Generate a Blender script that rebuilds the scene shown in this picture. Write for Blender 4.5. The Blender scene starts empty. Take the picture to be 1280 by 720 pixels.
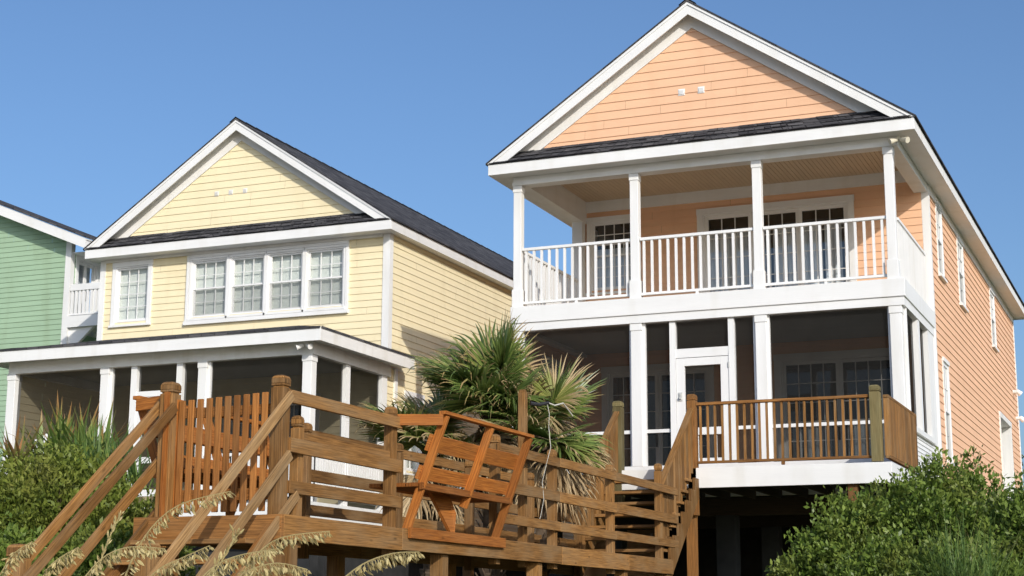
import bpy, math, random
import numpy as np
from mathutils import Vector, Matrix

random.seed(7); RNG = np.random.default_rng(11)
scene = bpy.context.scene
COL = scene.collection
V = Vector

# ------------------------------------------------------------------ materials
def newmat(name):
    m = bpy.data.materials.new(name); m.use_nodes = True
    nt = m.node_tree; nt.nodes.clear()
    out = nt.nodes.new('ShaderNodeOutputMaterial')
    return m, nt, out
def nd(nt, t, **kw):
    n = nt.nodes.new(t)
    for k, v in kw.items():
        if k in n.inputs.keys() if isinstance(k, str) else False: n.inputs[k].default_value = v
        else: setattr(n, k, v)
    return n
def rgb(c): return (c[0], c[1], c[2], 1.0)

def mat_paint(name, col, rough=.55, var=.10, scale=6.0, bump=.05, dirt=0.0, spec=.35):
    """painted board: slight tone drift along each board, fine grain, optional grime"""
    m, nt, out = newmat(name)
    b = nd(nt, 'ShaderNodeBsdfPrincipled'); b.inputs['Roughness'].default_value = rough
    b.inputs['Specular IOR Level'].default_value = spec
    tc = nd(nt, 'ShaderNodeTexCoord')
    mp = nd(nt, 'ShaderNodeMapping'); mp.inputs['Scale'].default_value = (.6, 3.0, 1)
    nt.links.new(tc.outputs['UV'], mp.inputs['Vector'])
    n1 = nd(nt, 'ShaderNodeTexNoise'); n1.inputs['Scale'].default_value = scale*.25; n1.inputs['Detail'].default_value = 5
    nt.links.new(mp.outputs['Vector'], n1.inputs['Vector'])
    n2 = nd(nt, 'ShaderNodeTexNoise'); n2.inputs['Scale'].default_value = 1.3; n2.inputs['Detail'].default_value = 6
    mpd = nd(nt, 'ShaderNodeMapping'); mpd.inputs['Scale'].default_value = (2.2, 2.2, .45)
    nt.links.new(tc.outputs['Object'], mpd.inputs['Vector']); nt.links.new(mpd.outputs['Vector'], n2.inputs['Vector'])
    r = nd(nt, 'ShaderNodeMapRange'); r.inputs['From Min'].default_value = .25; r.inputs['From Max'].default_value = .75
    r.inputs['To Min'].default_value = 1-var; r.inputs['To Max'].default_value = 1+var*.6
    nt.links.new(n1.outputs['Fac'], r.inputs['Value'])
    mul = nd(nt, 'ShaderNodeVectorMath', operation='SCALE'); mul.inputs[0].default_value = col
    nt.links.new(r.outputs['Result'], mul.inputs['Scale'])
    last = mul.outputs['Vector']
    r2 = nd(nt, 'ShaderNodeMapRange'); r2.inputs['From Min'].default_value = .52; r2.inputs['From Max'].default_value = .78
    r2.inputs['To Min'].default_value = 0; r2.inputs['To Max'].default_value = dirt
    nt.links.new(n2.outputs['Fac'], r2.inputs['Value'])
    mx = nd(nt, 'ShaderNodeMix', data_type='RGBA', blend_type='MULTIPLY')
    nt.links.new(r2.outputs['Result'], mx.inputs['Factor']); nt.links.new(last, mx.inputs['A'])
    mx.inputs['B'].default_value = (.72, .68, .58, 1)
    nt.links.new(mx.outputs['Result'], b.inputs['Base Color'])
    bp = nd(nt, 'ShaderNodeBump'); bp.inputs['Strength'].default_value = bump*4; bp.inputs['Distance'].default_value = .01
    n3 = nd(nt, 'ShaderNodeTexNoise'); n3.inputs['Scale'].default_value = 18; n3.inputs['Detail'].default_value = 4
    mp3 = nd(nt, 'ShaderNodeMapping'); mp3.inputs['Scale'].default_value = (.35, 3.0, 1)
    nt.links.new(tc.outputs['UV'], mp3.inputs['Vector']); nt.links.new(mp3.outputs['Vector'], n3.inputs['Vector'])
    nt.links.new(n3.outputs['Fac'], bp.inputs['Height']); nt.links.new(bp.outputs['Normal'], b.inputs['Normal'])
    nt.links.new(b.outputs['BSDF'], out.inputs['Surface'])
    return m

def mat_wood(name, dark, light, grey, greyamt=.5, rough=.7):
    """weathered lumber: grain runs along u, each board has its own tone"""
    m, nt, out = newmat(name)
    b = nd(nt, 'ShaderNodeBsdfPrincipled'); b.inputs['Roughness'].default_value = rough
    b.inputs['Specular IOR Level'].default_value = .25
    tc = nd(nt, 'ShaderNodeTexCoord')
    def noise(sx, sy, sc, det, dist=0):
        mp = nd(nt, 'ShaderNodeMapping'); mp.inputs['Scale'].default_value = (sx, sy, 1)
        nt.links.new(tc.outputs['UV'], mp.inputs['Vector'])
        n = nd(nt, 'ShaderNodeTexNoise'); n.inputs['Scale'].default_value = sc; n.inputs['Detail'].default_value = det
        n.inputs['Distortion'].default_value = dist
        nt.links.new(mp.outputs['Vector'], n.inputs['Vector']); return n.outputs['Fac']
    grain = noise(1.6, 42, 2.0, 7, .5)
    tone = noise(.02, .02, 3.0, 1)          # constant over a board, jumps between boards
    patch = noise(1.0, 2.5, 1.6, 5)
    cr = nd(nt, 'ShaderNodeValToRGB')
    cr.color_ramp.elements[0].position = .26; cr.color_ramp.elements[0].color = rgb(dark)
    cr.color_ramp.elements[1].position = .72; cr.color_ramp.elements[1].color = rgb(light)
    nt.links.new(grain, cr.inputs['Fac'])
    t = nd(nt, 'ShaderNodeMapRange'); t.inputs['From Min'].default_value = .36; t.inputs['From Max'].default_value = .64
    t.inputs['To Min'].default_value = .62; t.inputs['To Max'].default_value = 1.32
    nt.links.new(tone, t.inputs['Value'])
    sc = nd(nt, 'ShaderNodeVectorMath', operation='SCALE')
    nt.links.new(cr.outputs['Color'], sc.inputs[0]); nt.links.new(t.outputs['Result'], sc.inputs['Scale'])
    pr = nd(nt, 'ShaderNodeMapRange'); pr.inputs['From Min'].default_value = .45; pr.inputs['From Max'].default_value = .7
    pr.inputs['To Min'].default_value = 0; pr.inputs['To Max'].default_value = greyamt
    nt.links.new(patch, pr.inputs['Value'])
    mx = nd(nt, 'ShaderNodeMix', data_type='RGBA'); nt.links.new(pr.outputs['Result'], mx.inputs['Factor'])
    nt.links.new(sc.outputs['Vector'], mx.inputs['A']); mx.inputs['B'].default_value = rgb(grey)
    vo = nd(nt, 'ShaderNodeTexVoronoi'); vo.inputs['Scale'].default_value = 2.2
    mv = nd(nt, 'ShaderNodeMapping'); mv.inputs['Scale'].default_value = (1, 3.0, 1)
    nt.links.new(tc.outputs['UV'], mv.inputs['Vector']); nt.links.new(mv.outputs['Vector'], vo.inputs['Vector'])
    kn = nd(nt, 'ShaderNodeMapRange'); kn.inputs['From Min'].default_value = .03; kn.inputs['From Max'].default_value = .11
    kn.inputs['To Min'].default_value = .45; kn.inputs['To Max'].default_value = 1
    nt.links.new(vo.outputs['Distance'], kn.inputs['Value'])
    s2 = nd(nt, 'ShaderNodeVectorMath', operation='SCALE')
    nt.links.new(mx.outputs['Result'], s2.inputs[0]); nt.links.new(kn.outputs['Result'], s2.inputs['Scale'])
    ck = nd(nt, 'ShaderNodeMapRange'); ck.inputs['From Min'].default_value = .30; ck.inputs['From Max'].default_value = .36
    ck.inputs['To Min'].default_value = .35; ck.inputs['To Max'].default_value = 1
    nt.links.new(noise(.7, 55, 2.0, 3, .3), ck.inputs['Value'])
    s3 = nd(nt, 'ShaderNodeVectorMath', operation='SCALE'); nt.links.new(s2.outputs['Vector'], s3.inputs[0]); nt.links.new(ck.outputs['Result'], s3.inputs['Scale'])
    nt.links.new(s3.outputs['Vector'], b.inputs['Base Color'])
    bp = nd(nt, 'ShaderNodeBump'); bp.inputs['Strength'].default_value = .5; bp.inputs['Distance'].default_value = .008
    nt.links.new(grain, bp.inputs['Height']); nt.links.new(bp.outputs['Normal'], b.inputs['Normal'])
    nt.links.new(b.outputs['BSDF'], out.inputs['Surface'])
    return m

def mat_plain(name, col, rough=.6, metal=0, spec=.4, noise=.15, scale=4.0):
    m, nt, out = newmat(name)
    b = nd(nt, 'ShaderNodeBsdfPrincipled'); b.inputs['Roughness'].default_value = rough
    b.inputs['Metallic'].default_value = metal; b.inputs['Specular IOR Level'].default_value = spec
    tc = nd(nt, 'ShaderNodeTexCoord'); n = nd(nt, 'ShaderNodeTexNoise'); n.inputs['Scale'].default_value = scale
    n.inputs['Detail'].default_value = 5
    nt.links.new(tc.outputs['Object'], n.inputs['Vector'])
    r = nd(nt, 'ShaderNodeMapRange'); r.inputs['From Min'].default_value = .3; r.inputs['From Max'].default_value = .7
    r.inputs['To Min'].default_value = 1-noise; r.inputs['To Max'].default_value = 1+noise
    nt.links.new(n.outputs['Fac'], r.inputs['Value'])
    s = nd(nt, 'ShaderNodeVectorMath', operation='SCALE'); s.inputs[0].default_value = col
    nt.links.new(r.outputs['Result'], s.inputs['Scale']); nt.links.new(s.outputs['Vector'], b.inputs['Base Color'])
    nt.links.new(b.outputs['BSDF'], out.inputs['Surface']); return m

def mat_shingle(name):
    m, nt, out = newmat(name)
    b = nd(nt, 'ShaderNodeBsdfPrincipled'); b.inputs['Roughness'].default_value = .95
    b.inputs['Specular IOR Level'].default_value = .1
    tc = nd(nt, 'ShaderNodeTexCoord')
    br = nd(nt, 'ShaderNodeTexBrick'); br.inputs['Scale'].default_value = 1.0
    br.inputs['Brick Width'].default_value = .3; br.inputs['Row Height'].default_value = .14
    br.inputs['Mortar Size'].default_value = .008; br.inputs['Mortar Smooth'].default_value = .1
    br.inputs['Color1'].default_value = (.045, .045, .050, 1); br.inputs['Color2'].default_value = (.115, .112, .116, 1)
    br.inputs['Mortar'].default_value = (.012, .012, .013, 1); br.inputs['Bias'].default_value = -.1
    nt.links.new(tc.outputs['UV'], br.inputs['Vector'])
    n = nd(nt, 'ShaderNodeTexNoise'); n.inputs['Scale'].default_value = 60; n.inputs['Detail'].default_value = 3
    nt.links.new(tc.outputs['UV'], n.inputs['Vector'])
    mx = nd(nt, 'ShaderNodeMix', data_type='RGBA', blend_type='OVERLAY'); mx.inputs['Factor'].default_value = .6
    nt.links.new(br.outputs['Color'], mx.inputs['A']); nt.links.new(n.outputs['Fac'], mx.inputs['B'])
    nt.links.new(mx.outputs['Result'], b.inputs['Base Color'])
    bp = nd(nt, 'ShaderNodeBump'); bp.inputs['Strength'].default_value = .8; bp.inputs['Distance'].default_value = .012
    nt.links.new(br.outputs['Fac'], bp.inputs['Height']); bp.invert = True
    nt.links.new(bp.outputs['Normal'], b.inputs['Normal'])
    nt.links.new(b.outputs['BSDF'], out.inputs['Surface']); return m

def mat_glass(name, tint=(.8, .85, .86), refl=1.0):
    m, nt, out = newmat(name)
    tr = nd(nt, 'ShaderNodeBsdfTransparent'); tr.inputs['Color'].default_value = rgb(tint)
    gl = nd(nt, 'ShaderNodeBsdfGlossy'); gl.inputs['Roughness'].default_value = .03
    lw = nd(nt, 'ShaderNodeLayerWeight'); lw.inputs['Blend'].default_value = .5
    pw = nd(nt, 'ShaderNodeMath', operation='POWER'); pw.inputs[1].default_value = 4.0
    nt.links.new(lw.outputs['Facing'], pw.inputs[0])
    fr = nd(nt, 'ShaderNodeMath', operation='MULTIPLY_ADD'); fr.inputs[1].default_value = .75; fr.inputs[2].default_value = .075
    nt.links.new(pw.outputs[0], fr.inputs[0])
    tc = nd(nt, 'ShaderNodeTexCoord'); n = nd(nt, 'ShaderNodeTexNoise'); n.inputs['Scale'].default_value = 1.1
    nt.links.new(tc.outputs['Object'], n.inputs['Vector'])
    bp = nd(nt, 'ShaderNodeBump'); bp.inputs['Strength'].default_value = .12; bp.inputs['Distance'].default_value = .05
    nt.links.new(n.outputs['Fac'], bp.inputs['Height']); nt.links.new(bp.outputs['Normal'], gl.inputs['Normal'])
    mu = nd(nt, 'ShaderNodeMath', operation='MULTIPLY'); mu.inputs[1].default_value = 1.0*refl
    nt.links.new(fr.outputs[0], mu.inputs[0])
    mx = nd(nt, 'ShaderNodeMixShader'); nt.links.new(mu.outputs[0], mx.inputs['Fac'])
    nt.links.new(tr.outputs[0], mx.inputs[1]); nt.links.new(gl.outputs[0], mx.inputs[2])
    nt.links.new(mx.outputs[0], out.inputs['Surface']); return m

def mat_screen(name, op=.5, col=(.03, .03, .03)):
    """woven insect screen: fine dark mesh seen as an even veil"""
    m, nt, out = newmat(name)
    tr = nd(nt, 'ShaderNodeBsdfTransparent'); df = nd(nt, 'ShaderNodeBsdfDiffuse'); df.inputs['Color'].default_value = rgb(col)
    tc = nd(nt, 'ShaderNodeTexCoord'); n = nd(nt, 'ShaderNodeTexNoise'); n.inputs['Scale'].default_value = 2.2
    n.inputs['Detail'].default_value = 6
    nt.links.new(tc.outputs['Object'], n.inputs['Vector'])
    r = nd(nt, 'ShaderNodeMapRange'); r.inputs['To Min'].default_value = op-.08; r.inputs['To Max'].default_value = op+.08
    nt.links.new(n.outputs['Fac'], r.inputs['Value'])
    mx = nd(nt, 'ShaderNodeMixShader'); nt.links.new(r.outputs[0], mx.inputs['Fac'])
    nt.links.new(tr.outputs[0], mx.inputs[1]); nt.links.new(df.outputs[0], mx.inputs[2])
    nt.links.new(mx.outputs[0], out.inputs['Surface']); return m

def mat_cloth(name, col, freq, vertical=True, depth=.5, trans=.15):
    m, nt, out = newmat(name)
    b = nd(nt, 'ShaderNodeBsdfPrincipled'); b.inputs['Roughness'].default_value = .85; b.inputs['Specular IOR Level'].default_value = .1
    tc = nd(nt, 'ShaderNodeTexCoord'); w = nd(nt, 'ShaderNodeTexWave'); w.bands_direction = 'X' if vertical else 'Y'
    w.inputs['Scale'].default_value = freq; w.inputs['Distortion'].default_value = 1.2 if vertical else .1; w.inputs['Detail'].default_value = 1
    nt.links.new(tc.outputs['UV'], w.inputs['Vector'])
    bp = nd(nt, 'ShaderNodeBump'); bp.inputs['Strength'].default_value = depth; bp.inputs['Distance'].default_value = .03
    nt.links.new(w.outputs['Fac'], bp.inputs['Height']); nt.links.new(bp.outputs['Normal'], b.inputs['Normal'])
    r = nd(nt, 'ShaderNodeMapRange'); r.inputs['To Min'].default_value = .82; r.inputs['To Max'].default_value = 1.05
    nt.links.new(w.outputs['Fac'], r.inputs['Value'])
    s = nd(nt, 'ShaderNodeVectorMath', operation='SCALE'); s.inputs[0].default_value = col
    nt.links.new(r.outputs[0], s.inputs['Scale']); nt.links.new(s.outputs[0], b.inputs['Base Color'])
    nt.links.new(b.outputs[0], out.inputs['Surface']); return m

def mat_leaf(name, c1, c2, tip=None, tip_at=.8, trans=.25, rough=.45, spec=.4, old=None, oldamt=.0):
    """leaf blades: uv.x = random per leaf, uv.y = 0 at base, 1 at tip"""
    m, nt, out = newmat(name)
    b = nd(nt, 'ShaderNodeBsdfPrincipled'); b.inputs['Roughness'].default_value = rough
    b.inputs['Specular IOR Level'].default_value = spec
    tc = nd(nt, 'ShaderNodeTexCoord'); sp = nd(nt, 'ShaderNodeSeparateXYZ'); nt.links.new(tc.outputs['UV'], sp.inputs[0])
    mx = nd(nt, 'ShaderNodeMix', data_type='RGBA'); mx.inputs['A'].default_value = rgb(c1); mx.inputs['B'].default_value = rgb(c2)
    nt.links.new(sp.outputs['X'], mx.inputs['Factor'])
    col = mx.outputs['Result']
    n = nd(nt, 'ShaderNodeTexNoise'); n.inputs['Scale'].default_value = 1.6; n.inputs['Detail'].default_value = 3
    nt.links.new(tc.outputs['Object'], n.inputs['Vector'])
    if old:
        r = nd(nt, 'ShaderNodeMapRange'); r.inputs['From Min'].default_value = .5; r.inputs['From Max'].default_value = .75
        r.inputs['To Max'].default_value = oldamt
        nt.links.new(n.outputs['Fac'], r.inputs['Value'])
        m2 = nd(nt, 'ShaderNodeMix', data_type='RGBA'); nt.links.new(r.outputs[0], m2.inputs['Factor'])
        nt.links.new(col, m2.inputs['A']); m2.inputs['B'].default_value = rgb(old); col = m2.outputs['Result']
    if tip:
        r = nd(nt, 'ShaderNodeMapRange'); r.inputs['From Min'].default_value = tip_at-.12; r.inputs['From Max'].default_value = tip_at+.08
        ad = nd(nt, 'ShaderNodeMath', operation='MULTIPLY_ADD'); ad.inputs[1].default_value = .5; nt.links.new(sp.outputs['X'], ad.inputs[0])
        sb = nd(nt, 'ShaderNodeMath', operation='SUBTRACT'); sb.inputs[1].default_value = .25
        nt.links.new(sp.outputs['Y'], ad.inputs[2]); nt.links.new(ad.outputs[0], sb.inputs[0]); nt.links.new(sb.outputs[0], r.inputs['Value'])
        m3 = nd(nt, 'ShaderNodeMix', data_type='RGBA'); nt.links.new(r.outputs[0], m3.inputs['Factor'])
        nt.links.new(col, m3.inputs['A']); m3.inputs['B'].default_value = rgb(tip); col = m3.outputs['Result']
    nt.links.new(col, b.inputs['Base Color'])
    tl = nd(nt, 'ShaderNodeBsdfTranslucent'); nt.links.new(col, tl.inputs['Color'])
    ms = nd(nt, 'ShaderNodeMixShader'); ms.inputs['Fac'].default_value = trans
    nt.links.new(b.outputs[0], ms.inputs[1]); nt.links.new(tl.outputs[0], ms.inputs[2])
    nt.links.new(ms.outputs[0], out.inputs['Surface']); return m

M = {}
M['white'] = mat_paint('white_paint', (.80, .80, .785), .5, .06, 6, .05, .30)
M['white_old'] = mat_paint('weathered_white_paint', (.78, .77, .74), .6, .09, 6, .06, .5)
M['orange'] = mat_paint('peach_siding_paint', (.82, .50, .31), .65, .07, 5, .06, .25)
M['yellow'] = mat_paint('cream_yellow_siding_paint', (.85, .745, .49), .65, .07, 5, .06, .28)
M['green'] = mat_paint('pale_green_siding_paint', (.34, .48, .325), .65, .10, 5, .08, .45)
M['ceiling'] = mat_paint('porch_ceiling_paint', (.58, .47, .34), .6, .06, 5, .03, .1)
M['shingle'] = mat_shingle('charcoal_shingle')
M['wood'] = mat_wood('weathered_lumber', (.098, .043, .011), (.352, .175, .052), (.29, .195, .10), .55)
M['wood_red'] = mat_wood('fresh_stained_lumber', (.17, .048, .008), (.46, .165, .030), (.34, .15, .048), .4)
M['wood_deck'] = mat_wood('brown_deck_lumber', (.10, .040, .010), (.33, .15, .042), (.24, .145, .065), .4)
M['wood_green'] = mat_wood('greenish_treated_post', (.12, .095, .035), (.25, .20, .09), (.20, .19, .10), .5)
M['under_wood'] = mat_wood('shade_dark_framing', (.018, .013, .008), (.05, .035, .02), (.04, .032, .022), .3)  # lumber darkened: underside shade put into its colour
M['wood_mid'] = mat_wood('stained_gate_lumber', (.13, .045, .009), (.40, .165, .040), (.31, .165, .065), .45)
M['grey_wood'] = mat_wood('grey_stair_lumber', (.13, .068, .024), (.375, .225, .095), (.33, .235, .13), .55)
M['glass'] = mat_glass('window_glass', (.92, .95, .94))
M['dark_glass'] = mat_glass('dark_door_glass', (.82, .86, .88), 1.9)
M['sky_glass'] = mat_glass('side_window_glass', (.55, .6, .62), 1.5)
M['screen'] = mat_screen('porch_screen', .60, (.019, .019, .018))
M['win_screen'] = mat_screen('window_screen', .26, (.20, .21, .20))
M['blind'] = mat_cloth('grey_green_blind', (.84, .85, .80), 14, False, .4)
M['curtain'] = mat_cloth('pale_curtain', (.82, .84, .86), 3.0, True, .8)
M['dark_in'] = mat_plain('unlit_room_stand_in', (.03, .03, .032), .9)
M['floor'] = mat_plain('porch_floor_paint', (.36, .33, .29), .7)
M['warm_floor'] = mat_plain('warm_bounce_floor', (.50, .36, .22), .7)  # unseen floor toned tan to add warm bounce to the balcony
M['grey_ceiling'] = mat_paint('grey_porch_ceiling', (.40, .41, .40), .6, .06, 5, .03, .1)
M['concrete'] = mat_plain('shade_dark_concrete', (.035, .036, .037), .9, 0, .2, .25, 3)  # near-black colour carries the under-house shade on pilings and backing
M['metal'] = mat_plain('light_metal', (.55, .55, .52), .4, .2)
M['black'] = mat_plain('black_plastic', (.02, .02, .022), .5)
M['cream'] = mat_plain('cream_fixture', (.62, .58, .46), .4, 0, .5, .08)
M['rope'] = mat_plain('white_cord', (.52, .50, .44), .8)

# ------------------------------------------------------------------ mesh builder
class MB:
    def __init__(s): s.v = []; s.f = []; s.uv = []
    def poly(s, pts, uvs):
        i = len(s.v); s.v += [tuple(p) for p in pts]; s.f.append(tuple(range(i, i+len(pts)))); s.uv += list(uvs)
    def quad(s, a, b, c, d, uo=None):
        a, b, c, d = V(a), V(b), V(c), V(d)
        if uo is None: uo = (random.uniform(0, 90), random.uniform(0, 90))
        w = (b-a).length; h = (d-a).length
        s.poly((a, b, c, d), ((uo[0], uo[1]), (uo[0]+w, uo[1]), (uo[0]+w, uo[1]+h), (uo[0], uo[1]+h)))
    def hexa(s, P):
        """P: 8 corners, 0-3 one end (loop), 4-7 other end; the board runs 0->4"""
        P = [V(p) for p in P]
        uo = (random.uniform(0, 900), random.uniform(0, 900))
        L = (P[4]-P[0]).length
        i = len(s.v); s.v += [tuple(p) for p in P]
        acc = 0
        for k in range(4):
            k2 = (k+1) % 4; w = (P[k2]-P[k]).length
            s.f.append((i+k, i+k2, i+4+k2, i+4+k))
            s.uv += [(uo[0], uo[1]+acc), (uo[0], uo[1]+acc+w), (uo[0]+L, uo[1]+acc+w), (uo[0]+L, uo[1]+acc)]
            acc += w
        for loop in ((3, 2, 1, 0), (4, 5, 6, 7)):
            s.f.append(tuple(i+q for q in loop))
            a = P[loop[0]]; b = P[loop[1]]; c = P[loop[2]]
            w = (b-a).length; h = (c-b).length
            s.uv += [(uo[0], uo[1]), (uo[0], uo[1]+w), (uo[0]+h*.2, uo[1]+w), (uo[0]+h*.2, uo[1])]
    def box(s, x0, x1, y0, y1, z0, z1):
        d = (x1-x0, y1-y0, z1-z0); k = d.index(max(d))
        if k == 0: P = [(x0, y0, z0), (x0, y0, z1), (x0, y1, z1), (x0, y1, z0), (x1, y0, z0), (x1, y0, z1), (x1, y1, z1), (x1, y1, z0)]
        elif k == 1: P = [(x0, y0, z0), (x1, y0, z0), (x1, y0, z1), (x0, y0, z1), (x0, y1, z0), (x1, y1, z0), (x1, y1, z1), (x0, y1, z1)]
        else: P = [(x0, y0, z0), (x0, y1, z0), (x1, y1, z0), (x1, y0, z0), (x0, y0, z1), (x0, y1, z1), (x1, y1, z1), (x1, y0, z1)]
        s.hexa(P)
    def fbox(s, F, u0, u1, z0, z1, d0, d1):
        c = lambda u, z, d: F.p(u, z, d)
        if (u1-u0) >= (z1-z0):
            s.hexa([c(u0, z0, d0), c(u0, z0, d1), c(u0, z1, d1), c(u0, z1, d0), c(u1, z0, d0), c(u1, z0, d1), c(u1, z1, d1), c(u1, z1, d0)])
        else:
            s.hexa([c(u0, z0, d0), c(u1, z0, d0), c(u1, z0, d1), c(u0, z0, d1), c(u0, z1, d0), c(u1, z1, d0), c(u1, z1, d1), c(u0, z1, d1)])
    def beam(s, p, q, w, h, side=None):
        """board from p to q; w across (along side), h perpendicular"""
        p, q = V(p), V(q); t = (q-p).normalized()
        sd = V(side) if side is not None else t.cross(V((0, 0, 1)))
        if sd.length < 1e-5: sd = V((1, 0, 0))
        sd = (sd - t*sd.dot(t)).normalized(); up = sd.cross(t).normalized()
        a, b = sd*w/2, up*h/2
        s.hexa([p-a-b, p+a-b, p+a+b, p-a+b, q-a-b, q+a-b, q+a+b, q-a+b])
    def prism(s, pts, off):
        """closed prism from a planar loop pushed by off"""
        pts = [V(p) for p in pts]; off = V(off); n = len(pts)
        uo = (random.uniform(0, 90), random.uniform(0, 90)); acc = 0
        for k in range(n):
            a, b = pts[k], pts[(k+1) % n]; L = (b-a).length; h = off.length
            s.poly((a, b, b+off, a+off), ((uo[0]+acc, uo[1]), (uo[0]+acc+L, uo[1]), (uo[0]+acc+L, uo[1]+h), (uo[0]+acc, uo[1]+h))); acc += L
        ax = (pts[1]-pts[0]).normalized(); nrm = off.normalized(); ay = nrm.cross(ax)
        uv = [(uo[0]+(p-pts[0]).dot(ax), uo[1]+(p-pts[0]).dot(ay)) for p in pts]
        s.poly(pts, uv); s.poly([p+off for p in reversed(pts)], list(reversed(uv)))
    def cyl(s, p, q, r0, r1=None, n=10, cap=True):
        p, q = V(p), V(q); r1 = r0 if r1 is None else r1
        t = (q-p).normalized(); a = t.orthogonal().normalized(); b = t.cross(a); L = (q-p).length
        uo = random.uniform(0, 50)
        A = [p+(a*math.cos(2*math.pi*k/n)+b*math.sin(2*math.pi*k/n))*r0 for k in range(n)]
        B = [q+(a*math.cos(2*math.pi*k/n)+b*math.sin(2*math.pi*k/n))*r1 for k in range(n)]
        for k in range(n):
            k2 = (k+1) % n
            s.poly((A[k], A[k2], B[k2], B[k]), ((uo, k/n), (uo, (k+1)/n), (uo+L, (k+1)/n), (uo+L, k/n)))
        if cap:
            s.poly(list(reversed(A)), [(uo, .5)]*n); s.poly(B, [(uo, .5)]*n)
    def tube(s, pts, radii, n=6):
        pts = [V(p) for p in pts]; rings = []
        for i, p in enumerate(pts):
            t = (pts[min(i+1, len(pts)-1)]-pts[max(i-1, 0)]).normalized()
            a = t.cross(V((.13, .2, .97))).normalized() if abs(t.z) < .95 else t.cross(V((1, .1, 0))).normalized()
            b = t.cross(a); r = radii[i] if hasattr(radii, '__len__') else radii
            rings.append([p+(a*math.cos(2*math.pi*k/n)+b*math.sin(2*math.pi*k/n))*r for k in range(n)])
        for i in range(len(rings)-1):
            for k in range(n):
                k2 = (k+1) % n; v0, v1 = i/(len(rings)-1), (i+1)/(len(rings)-1)
                s.poly((rings[i][k], rings[i][k2], rings[i+1][k2], rings[i+1][k]), ((.5, v0), (.5, v0), (.5, v1), (.5, v1)))
        s.poly(list(reversed(rings[0])), [(.5, 0)]*n); s.poly(rings[-1], [(.5, 1)]*n)
    def build(s, name, mat, parent=None, bevel=0, smooth=False):
        base = V((0, 0, 0)); p = parent
        while p is not None: base = base + p.location; p = p.parent
        me = bpy.data.meshes.new(name)
        me.from_pydata([(x-base.x, y-base.y, z-base.z) for x, y, z in s.v], [], s.f)
        uv = me.uv_layers.new(name='UVMap'); uv.data.foreach_set('uv', np.array(s.uv, dtype=np.float32).ravel())
        me.materials.append(M[mat] if isinstance(mat, str) else mat)
        if smooth: me.polygons.foreach_set('use_smooth', [True]*len(me.polygons))
        me.update()
        o = bpy.data.objects.new(name, me); COL.objects.link(o); o.parent = parent
        if bevel:
            b = o.modifiers.new('soft_edges', 'BEVEL'); b.width = bevel; b.segments = 2; b.limit_method = 'ANGLE'
        return o

class Fr:
    """a wall plane: origin, horizontal direction, outward normal"""
    def __init__(s, o, U, N): s.o = V(o); s.U = V(U); s.N = V(N)
    def p(s, u, z, d=0): return s.o+s.U*u+s.N*d+V((0, 0, z))

def tag(o, label=None, cat=None, group=None, kind=None):
    if label: o['label'] = label
    if cat: o['category'] = cat
    if group: o['group'] = group
    if kind: o['kind'] = kind
    return o
def thing(name, loc, label, cat, group=None):
    o = bpy.data.objects.new(name, None); COL.objects.link(o); o.location = loc; o.empty_display_size = .3
    return tag(o, label, cat, group)
def dup(o, parent, off):
    c = o.copy(); COL.objects.link(c); c.parent = parent; c.location = V(o.location)+V(off)
    for ch in list(o.children): dup(ch, c, (0, 0, 0))
    return c

# ------------------------------------------------------------------ wall, window, roof pieces
def siding(parent, mat, F, u0, u1, z0, z1, course, holes=(), ulo=None, uhi=None, name='siding', lap=.015):
    mb = MB(); z = z0
    uo_base = random.uniform(0, 50)
    while z < z1-1e-4:
        ze = min(z+course, z1)
        cuts = sorted({z, ze, *[h for H in holes for h in H[2:4] if z < h < ze]})
        row = (random.uniform(0, 500), random.uniform(0, 500))
        for a, b in zip(cuts[:-1], cuts[1:]):
            m = (a+b)/2
            la0, la1 = (ulo(a), ulo(b)) if ulo else (u0, u0); ha0, ha1 = (uhi(a), uhi(b)) if uhi else (u1, u1)
            if (ha0+ha1) < (la0+la1): continue
            segs = []; cur = None
            hs = sorted([H for H in holes if H[2] < m < H[3]], key=lambda H: H[0])
            st = (la0, la1)
            for H in hs:
                segs.append((st[0], st[1], H[0], H[0])); st = (H[1], H[1])
            segs.append((st[0], st[1], ha0, ha1))
            da = lap*(1-(a-z)/course)+.004; db = lap*(1-(b-z)/course)+.004
            if a == z: joints = sorted(random.uniform(min(la0, la1), max(ha0, ha1)) for _ in range(int((ha0-la0)/4.2)+1)) if (ha0-la0) > 2.5 else []
            cutsegs = []
            for s0, s1, e0, e1 in segs:
                for jx in joints:
                    if max(s0, s1)+.3 < jx < min(e0, e1)-.3: cutsegs.append((s0, s1, jx-.0015, jx-.0015)); s0 = s1 = jx+.0015
                cutsegs.append((s0, s1, e0, e1))
            for s0, s1, e0, e1 in cutsegs:
                if e0-s0 < .002 and e1-s1 < .002: continue
                P = [F.p(s0, a, da), F.p(e0, a, da), F.p(e1, b, db), F.p(s1, b, db)]
                mb.poly(P, [(row[0]+q, row[1]+w) for q, w in ((s0, a-z), (e0, a-z), (e1, b-z), (s1, b-z))])
                if a == z:   # drip edge under the lap
                    P = [F.p(s0, a, -.004), F.p(e0, a, -.004), F.p(e0, a, da), F.p(s0, a, da)]
                    mb.poly(P, [(row[0], row[1])]*4)
        z += course
    return mb.build(name, mat, parent)

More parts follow.
